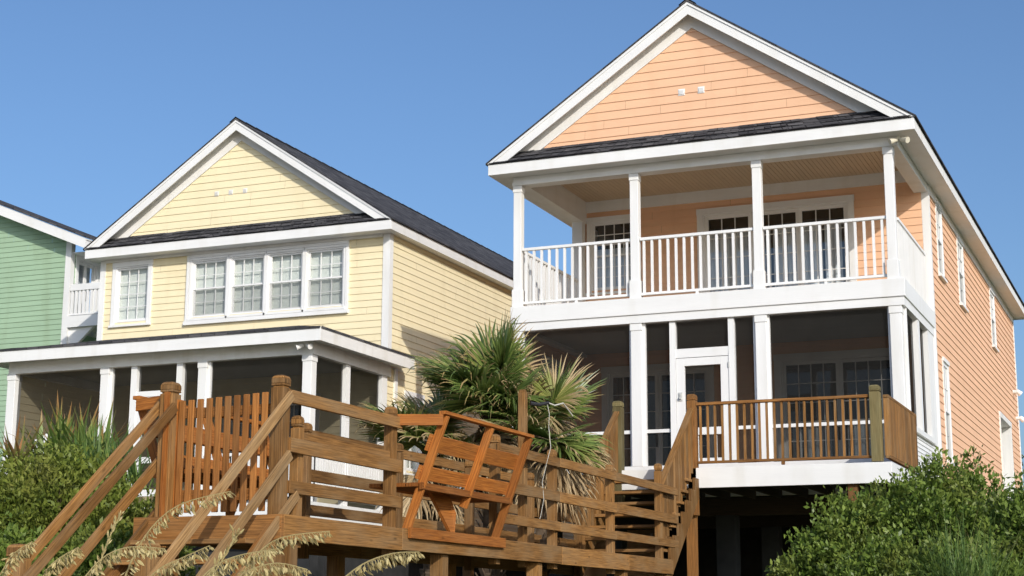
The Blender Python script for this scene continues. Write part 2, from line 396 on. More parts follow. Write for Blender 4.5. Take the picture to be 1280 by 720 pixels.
def window(parent, F, u0, u1, z0, z1, cols, rows, casing=.09, hung=True, back='blind', glass='glass', screen=False, sill=True, mat='white', back_d=-.13, back_z=(0, 1), name='window', dark_back=True, flush=False):
    """u0..z1 is the rough opening; casing lies outside it"""
    mb = MB()
    pd = .030 if flush else .045
    mb.fbox(F, u0-casing, u0, z0-casing*.6, z1, .0, pd); mb.fbox(F, u1, u1+casing, z0-casing*.6, z1, .0, pd)
    mb.fbox(F, u0-casing-.01, u1+casing+.01, z1, z1+casing*1.1, .0, .05)
    if sill: mb.fbox(F, u0-casing-.02, u1+casing+.02, z0-casing*.6-.05, z0-casing*.6, .0, .075)
    else: mb.fbox(F, u0, u1, z0-casing*.6, z0, .0, .045)
    sh = .034 if flush else 0
    j = .03   # jamb lining
    mb.fbox(F, u0, u0+j, z0, z1, -.14, .02); mb.fbox(F, u1-j, u1, z0, z1, -.14, .02)
    mb.fbox(F, u0+j, u1-j, z1-j, z1, -.14, .02); mb.fbox(F, u0+j, u1-j, z0, z0+j, -.14, .02)
    w = mb.build(name, mat, parent)
    a0, a1, b0, b1 = u0+j, u1-j, z0+j, z1-j
    mid = (b0+b1)/2
    groups = [(b0, mid+.02, -.035, rows//2 or 1), (mid-.02, b1, -.015, rows//2 or 1)] if hung else [(b0, b1, -.02, rows)]
    for gi, (s0, s1, d, nr) in enumerate(groups):
        d += sh
        sb = MB(); st = .038
        sb.fbox(F, a0, a0+st, s0, s1, d-.03, d); sb.fbox(F, a1-st, a1, s0, s1, d-.03, d)
        sb.fbox(F, a0+st, a1-st, s0, s0+st, d-.03, d); sb.fbox(F, a0+st, a1-st, s1-st, s1, d-.03, d)
        for k in range(1, cols):
            u = a0+st+(a1-a0-2*st)*k/cols; sb.fbox(F, u-.008, u+.008, s0+st, s1-st, d-.022, d-.008)
        for k in range(1, nr):
            z = s0+st+(s1-s0-2*st)*k/nr; sb.fbox(F, a0+st, a1-st, z-.008, z+.008, d-.0215, d-.0085)
        sash = sb.build('sash', mat, w)
        g = MB(); g.quad(F.p(a0+st, s0+st, d-.025), F.p(a1-st, s0+st, d-.025), F.p(a1-st, s1-st, d-.025), F.p(a0+st, s1-st, d-.025)); g.build('pane', glass, w)
        if screen and gi == 0:
            g = MB(); g.quad(F.p(a0, s0, d+.012), F.p(a1, s0, d+.012), F.p(a1, s1, d+.012), F.p(a0, s1, d+.012)); g.build('insect_screen', 'win_screen', w)
    if back:
        zb0, zb1 = b0+(b1-b0)*back_z[0], b0+(b1-b0)*back_z[1]
        g = MB(); g.fbox(F, a0+.005, a1-.005, zb0, zb1, back_d-.01, back_d)
        # flat uv so folds run the right way
        o = g.build('blind' if back == 'blind' else 'curtain', back, w)
        me = o.data
        for l in me.loops:
            co = me.vertices[l.vertex_index].co; q = co - V(F.o)
            me.uv_layers[0].data[l.index].uv = (q.dot(F.U), co.z)
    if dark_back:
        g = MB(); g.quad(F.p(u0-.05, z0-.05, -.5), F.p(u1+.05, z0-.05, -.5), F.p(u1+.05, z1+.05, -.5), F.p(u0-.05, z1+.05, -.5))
        g.build('dark_room_backing', 'dark_in', w)  # added near-black sheet stands in for the unlit room, stops light leaks
    return w

def column(parent, x, y, z0, z1, w=.235, base=.34, name='column'):
    mb = MB(); h = w/2
    mb.box(x-h, x+h, y-h, y+h, z0+base, z1-.13)
    mb.box(x-h-.012, x+h+.012, y-h-.012, y+h+.012, z1-.13, z1)          # capital
    mb.box(x-h-.028, x+h+.028, y-h-.028, y+h+.028, z1-.155, z1-.115) if False else None
    if base > 0: mb.box(x-h-.02, x+h+.02, y-h-.02, y+h+.02, z0, z0+base)
    return mb.build(name, 'white', parent, .008)

SL = .67
def house_top(root, xc, yF, yG, yB, zE, sid, course, vents, vr=.062, vm='white', half=3.95, xl_wall=None, xr_wall=None):
    H = half+.04
    zr = lambda x: zE+.03+SL*(H-abs(x-xc))
    # roof slabs
    roof = None
    for sgn in (-1, 1):
        mb = MB(); xe = xc+sgn*H; t = .036
        P = [(xe, yF-.03, zE+.03-t), (xc, yF-.03, zr(xc)-t), (xc, yF-.03, zr(xc)), (xe, yF-.03, zE+.03)]
        off = V((0, yB-yF+.06, 0)); P = [V(p) for p in P]
        L = math.hypot(H, SL*H); D = off.y
        mb.poly((P[3], P[2], P[2]+off, P[3]+off), ((0, 0), (0, L), (D, L), (D, 0)))
        mb.poly((P[0], P[0]+off, P[1]+off, P[1]), ((0, 0), (D, 0), (D, L), (0, L)))
        mb.poly((P[0], P[1], P[2], P[3]), ((0, 0), (L, 0), (L, t), (0, t)))
        mb.poly((P[0]+off, P[3]+off, P[2]+off, P[1]+off), ((0, 0), (0, t), (L, t), (L, 0)))
        mb.poly((P[0], P[3], P[3]+off, P[0]+off), ((0, 0), (0, t), (D, t), (D, 0)))
        if sgn < 0:
            roof = mb.build('roof', 'shingle', root)
        else:
            # ridge cap strip
            for s2 in (-1, 1):
                n = 40
                for k in range(n):
                    y0 = yF-.04+(yB-yF+.08)*k/n; y1 = yF-.04+(yB-yF+.08)*(k+1)/n+.03
                    a = V((xc, y0, zr(xc)+.03)); b = V((xc+s2*.16, y0, zr(xc+.16)+.022)); c = V((0, y1-y0, -.012))
                    mb.poly((a, b, b+c, a+c), ((k*.3, 0), (k*.3, .16), (k*.3+.2, .16), (k*.3+.2, 0)))
            mb.build('roof', 'shingle', root)
    # rake boards, trim, frieze and soffit on the front gable
    for sgn in (-1, 1):
        xe = xc+sgn*(H-.02)
        def strip(top, bot, y, d, zcut):
            # board following the rake between offsets below the roof line
            xt = xc+sgn*(H-(zcut-zE-.03+top)/SL) if True else xe
            xb = xc+sgn*(H-(zcut-zE-.03+bot)/SL)
            pts = [(xt, y, zcut), (xc, y, zr(xc)-top), (xc, y, zr(xc)-bot), (xb, y, zcut)]
            mb = MB(); mb.prism(pts, (0, d, 0)); return mb
        strip(.036, .27, yF, .03, zE+.012).build('rake_board', 'white', root)
        strip(.036, .09, yF-.018, .018, zE+.012).build('rake_trim', 'white', root)
        strip(.075, .45, yG-.046, .044, zE+.05).build('frieze_board', 'white_old', root)
        mb = MB(); P = [(xc+sgn*(H-.05), yF+.03, zr(xc+H-.05)-.08), (xc, yF+.03, zr(xc)-.08)]
        q = V((0, yG-yF-.05, 0))
        mb.quad(P[0], P[1], V(P[1])+q, V(P[0])+q); mb.build('rake_soffit', 'white', root)
    # gable siding
    F = Fr((0, yG, 0), (1, 0, 0), (0, -1, 0))
    zb = zE+.20; top = zr(xc)-.36
    lo = lambda z: xc-(zr(xc)-.36-z)/SL; hi = lambda z: xc+(zr(xc)-.36-z)/SL
    siding(root, sid, F, 0, 0, zb, top, course, (), lo, hi, 'gable_siding')
    for vx, vz in vents:
        mb = MB(); mb.fbox(F, vx-vr*.78, vx+vr*.78, vz-vr*.78, vz+vr*.78, .0, .024)
        mb.fbox(F, vx-vr, vx+vr, vz-vr, vz+vr, .0, .018); v = mb.build('gable_vent', vm, root)
        mb = MB()
        for k in range(4): mb.fbox(F, vx-vr*.7, vx+vr*.7, vz-vr*.65+k*vr*.34, vz-vr*.47+k*vr*.34, .024, .031)
        mb.build('louvre', vm, v)
    # pent roof skirt under the gable
    mb = MB(); a = [(xc-half+.02, yF-.025, zE+.008), (xc+half-.02, yF-.025, zE+.008), (xc+half-.35, yG, zE+.30), (xc-half+.35, yG, zE+.30)]
    mb.quad(*a, uo=(0, 0))
    mb.quad((a[0][0], a[0][1], zE+.003), (a[1][0], a[1][1], zE+.003), a[1], a[0], uo=(0, 0))
    # stepped lower shingle course and flashing line
    rows = 3
    for k in range(rows):
        f0, f1 = k/rows, (k+1)/rows
        p = [V(a[i]) for i in range(4)]
        l0, r0 = p[0].lerp(p[3], f0), p[1].lerp(p[2], f0); l1, r1 = p[0].lerp(p[3], f1), p[1].lerp(p[2], f1)
        up = V((0, -.012, .016))
        n = 26
        for j in range(n):
            if random.random() < .12: continue
            j0, j1 = j/n, (j+1)/n-.0015
            mb.quad(l0.lerp(r0, j0)+up*random.uniform(.7, 1.3), l0.lerp(r0, j1)+up*random.uniform(.7, 1.3), l1.lerp(r1, j1)+up*.15, l1.lerp(r1, j0)+up*.15)
    mb.build('skirt_roof', 'shingle', root)
    # eave fascias and soffits
    xl, xr = xc-half, xc+half; zs = zE-.19
    mb = MB(); mb.box(xl, xr, yF, yF+.03, zE-.205, zE); mb.build('fascia', 'white', root, .004)
    mb = MB(); mb.box(xr-.03, xr, yF+.03, yB, zE-.205, zE); mb.build('fascia', 'white_old', root)
    mb = MB(); mb.box(xl, xl+.03, yF+.03, yB, zE-.205, zE); mb.build('fascia', 'white', root)
    mb = MB(); mb.box(xl+.031, xr-.031, yB-.03, yB, zE-.2, zE); mb.build('fascia', 'white', root)
    return zs

def soffit(root, x0, x1, y0, y1, z, mat='white'):
    mb = MB(); mb.box(x0, x1, y0, y1, z, z+.02); return mb.build('soffit', mat, root)

def screen_panel(parent, F, u0, u1, z0, z1, d=-.02):
    g = MB(); g.quad(F.p(u0, z0, d), F.p(u1, z0, d), F.p(u1, z1, d), F.p(u0, z1, d)); return g.build('screen_panel', 'screen', parent)

def french_door(parent, F, u0, u1, z0, z1, leaves, cols, rows, casing=.12, curtain=True, glass='dark_glass', back_top=.86, name='sliding_door', mat='white'):
    mb = MB()
    mb.fbox(F, u0-casing, u0, z0, z1, 0, .045); mb.fbox(F, u1, u1+casing, z0, z1, 0, .045)
    mb.fbox(F, u0-casing-.01, u1+casing+.01, z1, z1+casing, 0, .05)
    mb.fbox(F, u0, u0+.03, z0, z1, -.14, .02); mb.fbox(F, u1-.03, u1, z0, z1, -.14, .02); mb.fbox(F, u0+.03, u1-.03, z1-.03, z1, -.14, .02)
    d = mb.build(name, mat, parent)
    w = (u1-u0-.06)/leaves; st = .065
    for k in range(leaves):
        a = u0+.03+w*k; b = a+w; dd = -.03 if k % 2 == 0 else -.055
        s = MB(); s.fbox(F, a, a+st, z0, z1-.03, dd-.035, dd); s.fbox(F, b-st, b, z0, z1-.03, dd-.035, dd)
        s.fbox(F, a+st, b-st, z0, z0+.12, dd-.035, dd); s.fbox(F, a+st, b-st, z1-.03-st, z1-.03, dd-.035, dd)
        for c in range(1, cols):
            u = a+st+(w-2*st)*c/cols; s.fbox(F, u-.008, u+.008, z0+.12, z1-.03-st, dd-.028, dd-.006)
        for r in range(1, rows):
            z = z0+.12+(z1-.03-st-z0-.12)*r/rows; s.fbox(F, a+st, b-st, z-.008, z+.008, dd-.0275, dd-.0065)
        s.build('door_leaf', mat, d)
        g = MB(); g.quad(F.p(a+st, z0+.12, dd-.03), F.p(b-st, z0+.12, dd-.03), F.p(b-st, z1-.03-st, dd-.03), F.p(a+st, z1-.03-st, dd-.03)); g.build('pane', glass, d)
    h = MB(); ua = u0+.03+w; h.fbox(F, ua-.045, ua-.015, z0+.85, z0+1.1, -.03, .03); h.build('handle', 'black', d)
    if curtain:
        g = MB(); n = 60; zt = z0+(z1-z0)*back_top
        for k in range(n):
            a = u0+.04+(u1-u0-.08)*k/n; b = u0+.04+(u1-u0-.08)*(k+1)/n
            if random.random() < .12: continue
            da = -.2+.03*math.sin(k*1.3)+.02*math.sin(k*.37); db = -.2+.03*math.sin((k+1)*1.3)+.02*math.sin((k+1)*.37)
            g.poly([F.p(a, z0+.02, da), F.p(b, z0+.02, db), F.p(b, zt, db), F.p(a, zt, da)], [(a, 0), (b, 0), (b, 2), (a, 2)])
        g.build('curtain', 'curtain', d)
    g = MB(); g.quad(F.p(u0-.1, z0-.05, -.9), F.p(u1+.1, z0-.05, -.9), F.p(u1+.1, z1+.1, -.9), F.p(u0-.1, z1+.1, -.9)); g.build('dark_room_backing', 'dark_in', d)  # dark sheet added behind the door in place of an unlit room
    return d

def floodlight(parent, p, mat='cream'):
    p = V(p); mb = MB()
    mb.cyl(p+V((0, 0, .02)), p+V((0, -.03, .02)), .05, .05, 12)
    for dx in (-.09, .10):
        a = p+V((dx*.3, -.05, .0)); b = p+V((dx*1.6, -.13, -.05)); mb.cyl(a, b, .03, .055, 12)
    return mb.build('floodlight', mat, parent, smooth=False)

# ================================================================== PEACH HOUSE
OX = -7.9
house = thing('beach_house', (OX, 30, 0), 'two-storey peach orange beach house with white upper balcony, tallest gable at the right', 'house', 'beach houses in a row')
XL, XR, YF, YW, YBK = -11.48, -4.31, 27.29, 30.65, 45.75
ZB0, ZB1, ZB2 = 6.84, 6.99, 7.30   # band between the storeys
house_top(house, OX, 26.95, 27.23, 46.1, 10.0, 'orange', .165, ((-8.12, 11.05), (-7.75, 11.05)))
soffit(house, OX-3.92, OX+3.92, 26.98, YF-.005, 9.80)
soffit(house, XR+.005, OX+3.92, YF-.004, 46.07, 9.80); soffit(house, OX-3.92, XL-.005, YF-.004, 46.07, 9.80)
# entablature beam round the balcony
mb = MB(); mb.box(XL, XR, YF, YF+.25, 9.64, 10.15); mb.build('porch_beam', 'white', house)
mb = MB(); mb.box(XL-.012, XR+.012, YF-.012, YF-.001, 9.64, 9.70); mb.build('beam_trim', 'white', house)
for x0, x1 in ((XL, XL+.25), (XR-.25, XR)):
    mb = MB(); mb.box(x0, x1, YF+.25, YW, 9.64, 10.15); mb.build('porch_beam', 'white', house)
# beadboard balcony ceiling: narrow boards with grooves
mb = MB(); y = YF+.25
x = XL+.25
while x < XR-.25:
    x2 = min(x+.085, XR-.25); mb.box(x+.006, x2, YF+.25, YW, 10.10, 10.115); x += .085
mb.box(XL+.25, XR-.25, YF+.25, YW, 10.116, 10.14); mb.build('ceiling', 'ceiling', house)
mb = MB()
for cx in (-10.0, -6.3):
    mb.cyl((cx, 28.6, 10.10), (cx, 28.6, 10.085), .09, .09, 16)
mb.build('ceiling_light', 'ceiling', house)
# walls
Fb = Fr((0, YW, 0), (1, 0, 0), (0, -1, 0)); Fr_ = Fr((XR-.005, 0, 0), (0, 1, 0), (1, 0, 0)); Fl_ = Fr((XL+.005, 0, 0), (0, 1, 0), (-1, 0, 0))
# upper back wall
W1 = (-11.13, -10.16, 8.22, 9.66); D1 = (-8.74, -5.83, 7.36, 9.60)
siding(house, 'orange', Fb, XL+.12, XR-.12, 7.36, 9.95, .15, (W1, D1))
mb = MB(); mb.box(XL+.25, XR-.25, YW-.045, YW-.002, 9.87, 10.1); mb.build('frieze_board', 'white', house)
mb = MB(); mb.box(XL+.002, XL+.125, YW-.05, YW+.07, 7.33, 9.80); mb.build('corner_board', 'white', house)
window(house, Fb, *W1, 4, 6, hung=True, back='curtain', back_z=(0, .62), glass='dark_glass')
french_door(house, Fb, *D1, 3, 3, 5)
# lower back wall, behind the screens
D2 = (-10.80, -8.7, 4.12, 6.5); D3 = (-7.25, -5.0, 4.12, 6.55)
siding(house, 'orange', Fb, XL+.02, XR-.12, 4.10, 6.95, .15, (D2, D3))
french_door(house, Fb, *D2, 2, 4, 6, curtain=False); french_door(house, Fb, *D3, 2, 4, 6, curtain=True, back_top=.5)
# right side wall
RW = [(31.62, 32.26, 8.27, 9.66), (34.60, 35.40, 8.23, 9.60), (40.33, 41.10, 8.23, 9.56)]
RL = (31.52, 32.16, 4.62, 6.50); RD = (41.0, 43.35, 3.95, 6.52)
siding(house, 'orange', Fr_, YW+.12, YBK-.12, 1.0, 9.80, .15, RW+[RL, RD])
for w_ in RW+[RL]: window(house, Fr_, *w_, 2, 4, casing=.07, back='blind', screen=True, flush=True, glass='sky_glass')
mb = MB()   # deep entry on the side
u0, u1, z0, z1 = RD
mb.fbox(Fr_, u0-.1, u0, z0, z1, 0, .04); mb.fbox(Fr_, u1, u1+.12, z0, z1, 0, .04); mb.fbox(Fr_, u0-.12, u1+.14, z1, z1+.13, 0, .045)
mb.fbox(Fr_, u1, u1+.02, z0, z1, -1.2, -.001); mb.fbox(Fr_, u0-.02, u0, z0, z1, -1.2, -.001); mb.fbox(Fr_, u0, u1, z1, z1+.02, -1.2, -.001)
mb.fbox(Fr_, u0-.02, u1+.02, z0, z1+.02, -1.23, -1.2); mb.build('side_entry', 'white_old', house)
siding(house, 'orange', Fl_, YW+.12, YBK-.12, 1.0, 9.80, .15)
Fbk = Fr((0, YBK, 0), (1, 0, 0), (0, 1, 0)); siding(house, 'orange', Fbk, XL, XR, 1.0, 9.8, .15)
mb = MB(); mb.box(XR-.12, XR+.022, YW-.002, YW+.125, 1.0, 9.79); mb.build('corner_board', 'white', house)
mb = MB(); mb.box(XR-.10, XR+.022, YBK-.125, YBK+.02, 1.0, 9.79); mb.build('corner_board', 'white', house)
mb = MB(); mb.box(XR+.003, XR+.03, YW+.126, YBK-.126, 9.62, 9.798); mb.build('frieze_board', 'white_old', house)
for yy, zz in ((44.6, 7.6), (45.1, 6.95)):
    mb = MB(); mb.cyl((XR+.0, yy, zz), (XR+.10, yy, zz), .05, .05, 10); mb.cyl((XR+.10, yy, zz+.03), (XR+.2, yy+.05, zz-.06), .05, .08, 10); mb.build('wall_light', 'white', house)
floodlight(house, (XR+.06, YF-.08, 9.70))
# columns
CX = [-11.39, -9.08, -6.79, -4.465]
for x in CX:
    column(house, x-.012, YF+.10, ZB2, 9.64, w=.158)
    column(house, x, YF+.115, 4.27, ZB0, w=.20, base=0)
# half column of the upper side against the wall
for x in (XL+.125,):
    mb = MB(); mb.box(x-.11, x+.11, YW-.25, YW-.06, ZB2, 9.64); mb.build('column', 'white', house)
# balcony band
mb = MB(); mb.box(XL-.03, XR+.03, YF-.04, YW-.06, ZB1, ZB2); mb.build('balcony_band', 'white', house, .006)
mb = MB(); mb.box(XL-.004, XR+.004, YF-.012, YF+.24, ZB0, ZB1); mb.box(XR-.24, XR+.004, YF+.241, YW-.003, ZB0, ZB1); mb.box(XL-.004, XL+.24, YF+.241, YW-.003, ZB0, ZB1); mb.build('lower_beam', 'white', house)
mb = MB(); mb.box(XL+.24, XR-.24, YF+.24, YW-.003, 6.9, 6.985); mb.build('ceiling', 'grey_ceiling', house)
mb = MB(); mb.box(XL+.1, XR-.1, YF+.1, YW-.002, ZB2+.002, ZB2+.03); mb.build('balcony_floor', 'warm_floor', house)
# white balustrade
def balustrade(parent, p, q, zbot, ztop, n, mat, bw=.042, name='railing', rail_w=.075, rail_h=.055, foot=True, bh=.045):
    p, q = V(p), V(q); t = (q-p).normalized(); L = (q-p).length
    mb = MB(); mb.beam((p.x, p.y, ztop-rail_h/2), (q.x, q.y, ztop-rail_h/2), rail_w, rail_h); r = mb.build(name, mat, parent, .006)
    mb = MB(); mb.beam((p.x, p.y, zbot+bh/2), (q.x, q.y, zbot+bh/2), rail_w*.75, bh)
    if foot:
        m = (p+q)/2; mb.beam((m.x, m.y, zbot-.055), (m.x, m.y, zbot), .05, .05)
    mb.build('bottom_rail', mat, r, .004)
    for k in range(n):
        c = p+t*(L*(k+.5)/n); b = MB()
        b.box(c.x-bw/2, c.x+bw/2, c.y-bw/2, c.y+bw/2, zbot+bh+.001, ztop-rail_h-.001); b.build('baluster', 'wood' if mat == 'wood_deck' else mat, r)
    return r
for a, b in zip(CX[:-1], CX[1:]):
    balustrade(house, (a+.075, YF+.09, 0), (b-.095, YF+.09, 0), 7.36, 8.43, 14, 'white')
balustrade(house, (XR-.11, YF+.26, 0), (XR-.11, YW-.07, 0), 7.36, 8.43, 24, 'white')
balustrade(house, (XL+.11, YF+.26, 0), (XL+.11, YW-.26, 0), 7.36, 8.43, 20, 'white')
# screened lower porch, front
Ff = Fr((0, YF+.10, 0), (1, 0, 0), (0, -1, 0)); Z0, Z1 = 4.27, ZB0
def post(parent, F, u0, u1, z0, z1, d0=-.09, d1=.06, mat='white', name='screen_frame'):
    mb = MB(); mb.fbox(F, u0, u1, z0, z1, d0, d1); return mb.build(name, mat, parent)
def bay(u0, u1, midrail=True, z0=Z0, z1=Z1):
    if midrail:
        mb = MB(); mb.fbox(Ff, u0, u1, 4.86, 4.92, -.06, .02); mb.build('screen_frame', 'white', house)
    screen_panel(house, Ff, u0, u1, z0, z1, -.03)
bay(CX[0]+.10, CX[1]-.10); bay(CX[2]+.10, CX[3]-.10)
bay(CX[1]+.10, -8.46); bay(-7.28, CX[2]-.10)
post(house, Ff, -8.46, -8.355, Z0, Z1); post(house, Ff, -7.385, -7.28, Z0, Z1)
for a in (CX[1]+.10, CX[2]-.15): post(house, Ff, a, a+.06, Z0, Z1, -.06, .03)
for a in (CX[2]+.10, CX[3]-.14, CX[1]-.14): post(house, Ff, a, a+.04, Z0, Z1, -.06, .03)
mb = MB(); mb.fbox(Ff, -8.354, -7.386, 6.17, 6.33, -.08, .05); mb.build('screen_frame', 'white', house)
screen_panel(house, Ff, -8.355, -7.385, 6.33, Z1, -.03)
sd = MB()   # screen door
for a, b, c, d in ((-8.35, -8.20, Z0, 6.16), (-7.54, -7.39, Z0, 6.16), (-8.199, -7.541, 6.02, 6.16), (-8.199, -7.541, 4.79, 4.92), (-8.199, -7.541, Z0, 4.38)):
    sd.fbox(Ff, a, b, c, d, -.03, .045)
sdo = sd.build('screen_door', 'white', house, .004)
for u in (-7.99, -7.80, -7.66):
    b = MB(); b.fbox(Ff, u-.02, u+.02, 4.38, 4.79, -.01, .02); b.build('door_bar', 'white', sdo)
b = MB(); b.quad(Ff.p(-8.2, 4.3, -.015), Ff.p(-7.54, 4.3, -.015), Ff.p(-7.54, 6.1, -.015), Ff.p(-8.2, 6.1, -.015)); b.build('screen_panel', 'screen', sdo)
b = MB(); b.fbox(Ff, -8.31, -8.24, 5.40, 5.55, .045, .06); b.fbox(Ff, -8.29, -8.26, 5.43, 5.47, .06, .1); b.fbox(Ff, -8.29, -8.26, 5.49, 5.53, .06, .075); b.build('handle', 'metal', sdo)
for z in (4.7, 5.95):
    b = MB(); b.fbox(Ff, -7.40, -7.37, z, z+.1, .045, .065); b.build('hinge', 'metal', sdo)
# right side of the screened porch
Fs = Fr((XR-.06, 0, 0), (0, 1, 0), (1, 0, 0))
S0, S1 = YF+.25, YW
screen_panel(house, Fs, S0, S1, 4.84, ZB0, -.04)
for a, b in ((S0, S0+.06), (28.72, 28.94), (29.88, 30.12)): post(house, Fs, a, b, 4.84, ZB0, -.07, .05)
mb = MB(); mb.fbox(Fs, S0, 30.12, 4.76, 4.85, -.07, .075); mb.build('sill', 'white', house)
siding(house, 'white', Fs, S0, YW, 4.1, 4.76, .075, name='louvre_panel')
mb = MB(); mb.fbox(Fs, 30.12, YW, 4.76, ZB0, -.05, .05); mb.build('wall_panel', 'white', house)
siding(house, 'orange', Fr((XL+.06, 0, 0), (0, 1, 0), (1, 0, 0)), S0, YW, 4.1, ZB0, .15, ((28.7, 29.6, 5.0, 6.5),))
window(house, Fr((XL+.06, 0, 0), (0, 1, 0), (1, 0, 0)), 28.7, 29.6, 5.0, 6.5, 3, 4, back=None, dark_back=False)
# floor slab, curb, under-house
mb = MB(); mb.box(XL, XR, YF, YF+.04, 3.70, 4.10); mb.box(XR-.04, XR, YF+.041, YW, 3.7, 4.10); mb.box(XL, XL+.04, YF+.041, YW, 3.7, 4.10); mb.build('floor_band', 'white', house)
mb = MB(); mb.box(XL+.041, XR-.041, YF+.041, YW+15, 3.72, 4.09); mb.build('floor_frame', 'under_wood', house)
mb = MB(); mb.box(XL, XR, YF+.02, YF+.18, 4.10, 4.27); mb.build('curb', 'white', house)
mb = MB(); mb.box(XL+.1, XR-.1, YF+.19, YW-.01, 4.10, 4.12); mb.build('porch_floor', 'floor', house)
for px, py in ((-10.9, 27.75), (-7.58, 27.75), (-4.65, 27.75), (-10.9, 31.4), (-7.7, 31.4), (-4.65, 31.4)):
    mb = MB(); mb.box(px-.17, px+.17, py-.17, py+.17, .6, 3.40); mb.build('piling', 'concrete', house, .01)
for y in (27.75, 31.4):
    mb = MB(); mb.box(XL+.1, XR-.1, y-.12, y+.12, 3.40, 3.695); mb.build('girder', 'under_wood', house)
for k in range(17):
    x = XL+.25+k*.42; mb = MB(); mb.box(x-.02, x+.02, YF+.15, 35.8, 3.46, 3.695) if False else None
mb = MB(); mb.box(XL+.05, XR-.05, 35.9, 36.0, .6, 3.69); mb.build('dark_underside_backing', 'concrete', house)  # added dark backing keeps the space under the house black

# ---------------------------------------------------------- deck of the peach house
DY, DZ = 24.4, 3.93
deck = thing('deck', (-7.5, 26, 0), 'brown wooden deck with white fascia in front of the peach house screen porch', 'deck')
mb = MB(); mb.box(-11.3, -4.14, DY, DY+.035, 3.62, DZ); mb.build('fascia', 'white', deck, .004)
mb = MB(); mb.box(-4.175, -4.14, DY+.036, YF-.02, 3.62, DZ); mb.build('fascia', 'white', deck)
mb = MB(); y = DY+.04
while y < YF-.05:
    mb.box(-11.25, -4.18, y, min(y+.135, YF-.045), DZ-.05, DZ-.008); y += .142
mb.build('decking', 'wood_deck', deck)
mb = MB(); x = -11.0
while x < -4.3: mb.box(x-.02, x+.02, DY+.05, YF-.05, 3.64, DZ-.055); x += .45
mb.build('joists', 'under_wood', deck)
def cap_post(parent, x, y, z0, z1, w=.125, mat='wood', name='post', ball=True):
    h = w/2; mb = MB(); mb.box(x-h, x+h, y-h, y+h, z0, z1-.11)
    g = .012; mb.box(x-h+g, x+h-g, y-h+g, y+h-g, z1-.11, z1-.095)
    # chamfered cap
    zt = [z1-.095, z1-.075, z1-.03, z1-.008, z1]; hw = [h, h, h, h*.78, h*.45]
    for i in range(len(zt)-1):
        a, b = hw[i], hw[i+1]
        mb.hexa([(x-a, y-a, zt[i]), (x+a, y-a, zt[i]), (x+a, y+a, zt[i]), (x-a, y+a, zt[i]), (x-b, y-b, zt[i+1]), (x+b, y-b, zt[i+1]), (x+b, y+b, zt[i+1]), (x-b, y+b, zt[i+1])])
    return mb.build(name, mat, parent, .006)
SX0, SX1 = -8.45, -7.22
cap_post(deck, SX1, DY+.07, 3.2, 5.10, .14, 'wood_deck'); cap_post(deck, SX0, DY+.07, 3.2, 5.05, .15, 'wood_green')
pg = cap_post(deck, -4.36, DY+.08, 3.94, 5.10, .155, 'wood_green'); tag(pg, 'greenish grey treated corner post')
balustrade(deck, (SX1+.07, DY+.08, 0), (-4.44, DY+.08, 0), 4.0, 4.96, 23, 'wood_deck', .034, rail_w=.085, rail_h=.045, bh=.04)
balustrade(deck, (-4.22, DY+.16, 0), (-4.22, YF-.08, 0), 4.0, 4.96, 26, 'wood', .075, rail_w=.085, rail_h=.045, bh=.04, foot=False)
for px in (-11.1, -7.28, -4.75):
    mb = MB(); mb.box(px-.07, px+.07, DY+.08, DY+.22, .5, 3.64); mb.build('post', 'wood_deck', deck)
# stair from the boardwalk up to the deck
BZ = 2.44; SY0 = 22.65
stair = MB(); SLP = (DZ-BZ)/(DY-SY0)
for x in (SX0-.07, SX1+.09):
    mb = MB(); n = 8; rise = (DZ-BZ)/n; run = (DY-SY0)/n
    pts = []
    for k in range(n):
        pts += [(x-.02, SY0+run*k, BZ+rise*k-.17), (x-.02, SY0+run*k, BZ+rise*(k+1)-.17)]
    pts += [(x-.02, DY-.005, DZ-.17), (x-.02, DY-.005, DZ-.46), (x-.02, SY0+.12, BZ-.34), (x-.02, SY0, BZ-.34)]
    mb.prism(pts, (.04, 0, 0)); mb.build('stringer', 'wood', deck)
for k in range(8):
    y = SY0+(DY-SY0)/8*k; z = BZ+(DZ-BZ)/8*(k+1)
    if k == 7: continue
    mb = MB(); mb.box(SX0-.045, SX1+.065, y-.03, y+.22, z-.05, z-.008); mb.build('tread', 'wood', deck, .004)
for x in (SX0, SX1):
    a = V((x, SY0+.0, BZ+1.02)); b = V((x, DY+.0, DZ+.93))
    mb = MB(); mb.beam(a, b, .09, .045, (1, 0, 0)); sr = mb.build('stair_rail', 'wood', deck, .005)
    n = 15
    for k in range(n):
        f = (k+.5)/n; c = a.lerp(b, f); bl = MB(); bl.box(x-.018, x+.018, c.y-.052, c.y+.052, c.z-.97, c.z-.02); bl.build('baluster', 'wood', sr)
cap_post(deck, SX1+.02, SY0-.05, BZ-.3, 3.84, .10, 'wood'); cap_post(deck, SX0, SY0-.05, BZ-.3, 3.64, .10, 'wood')

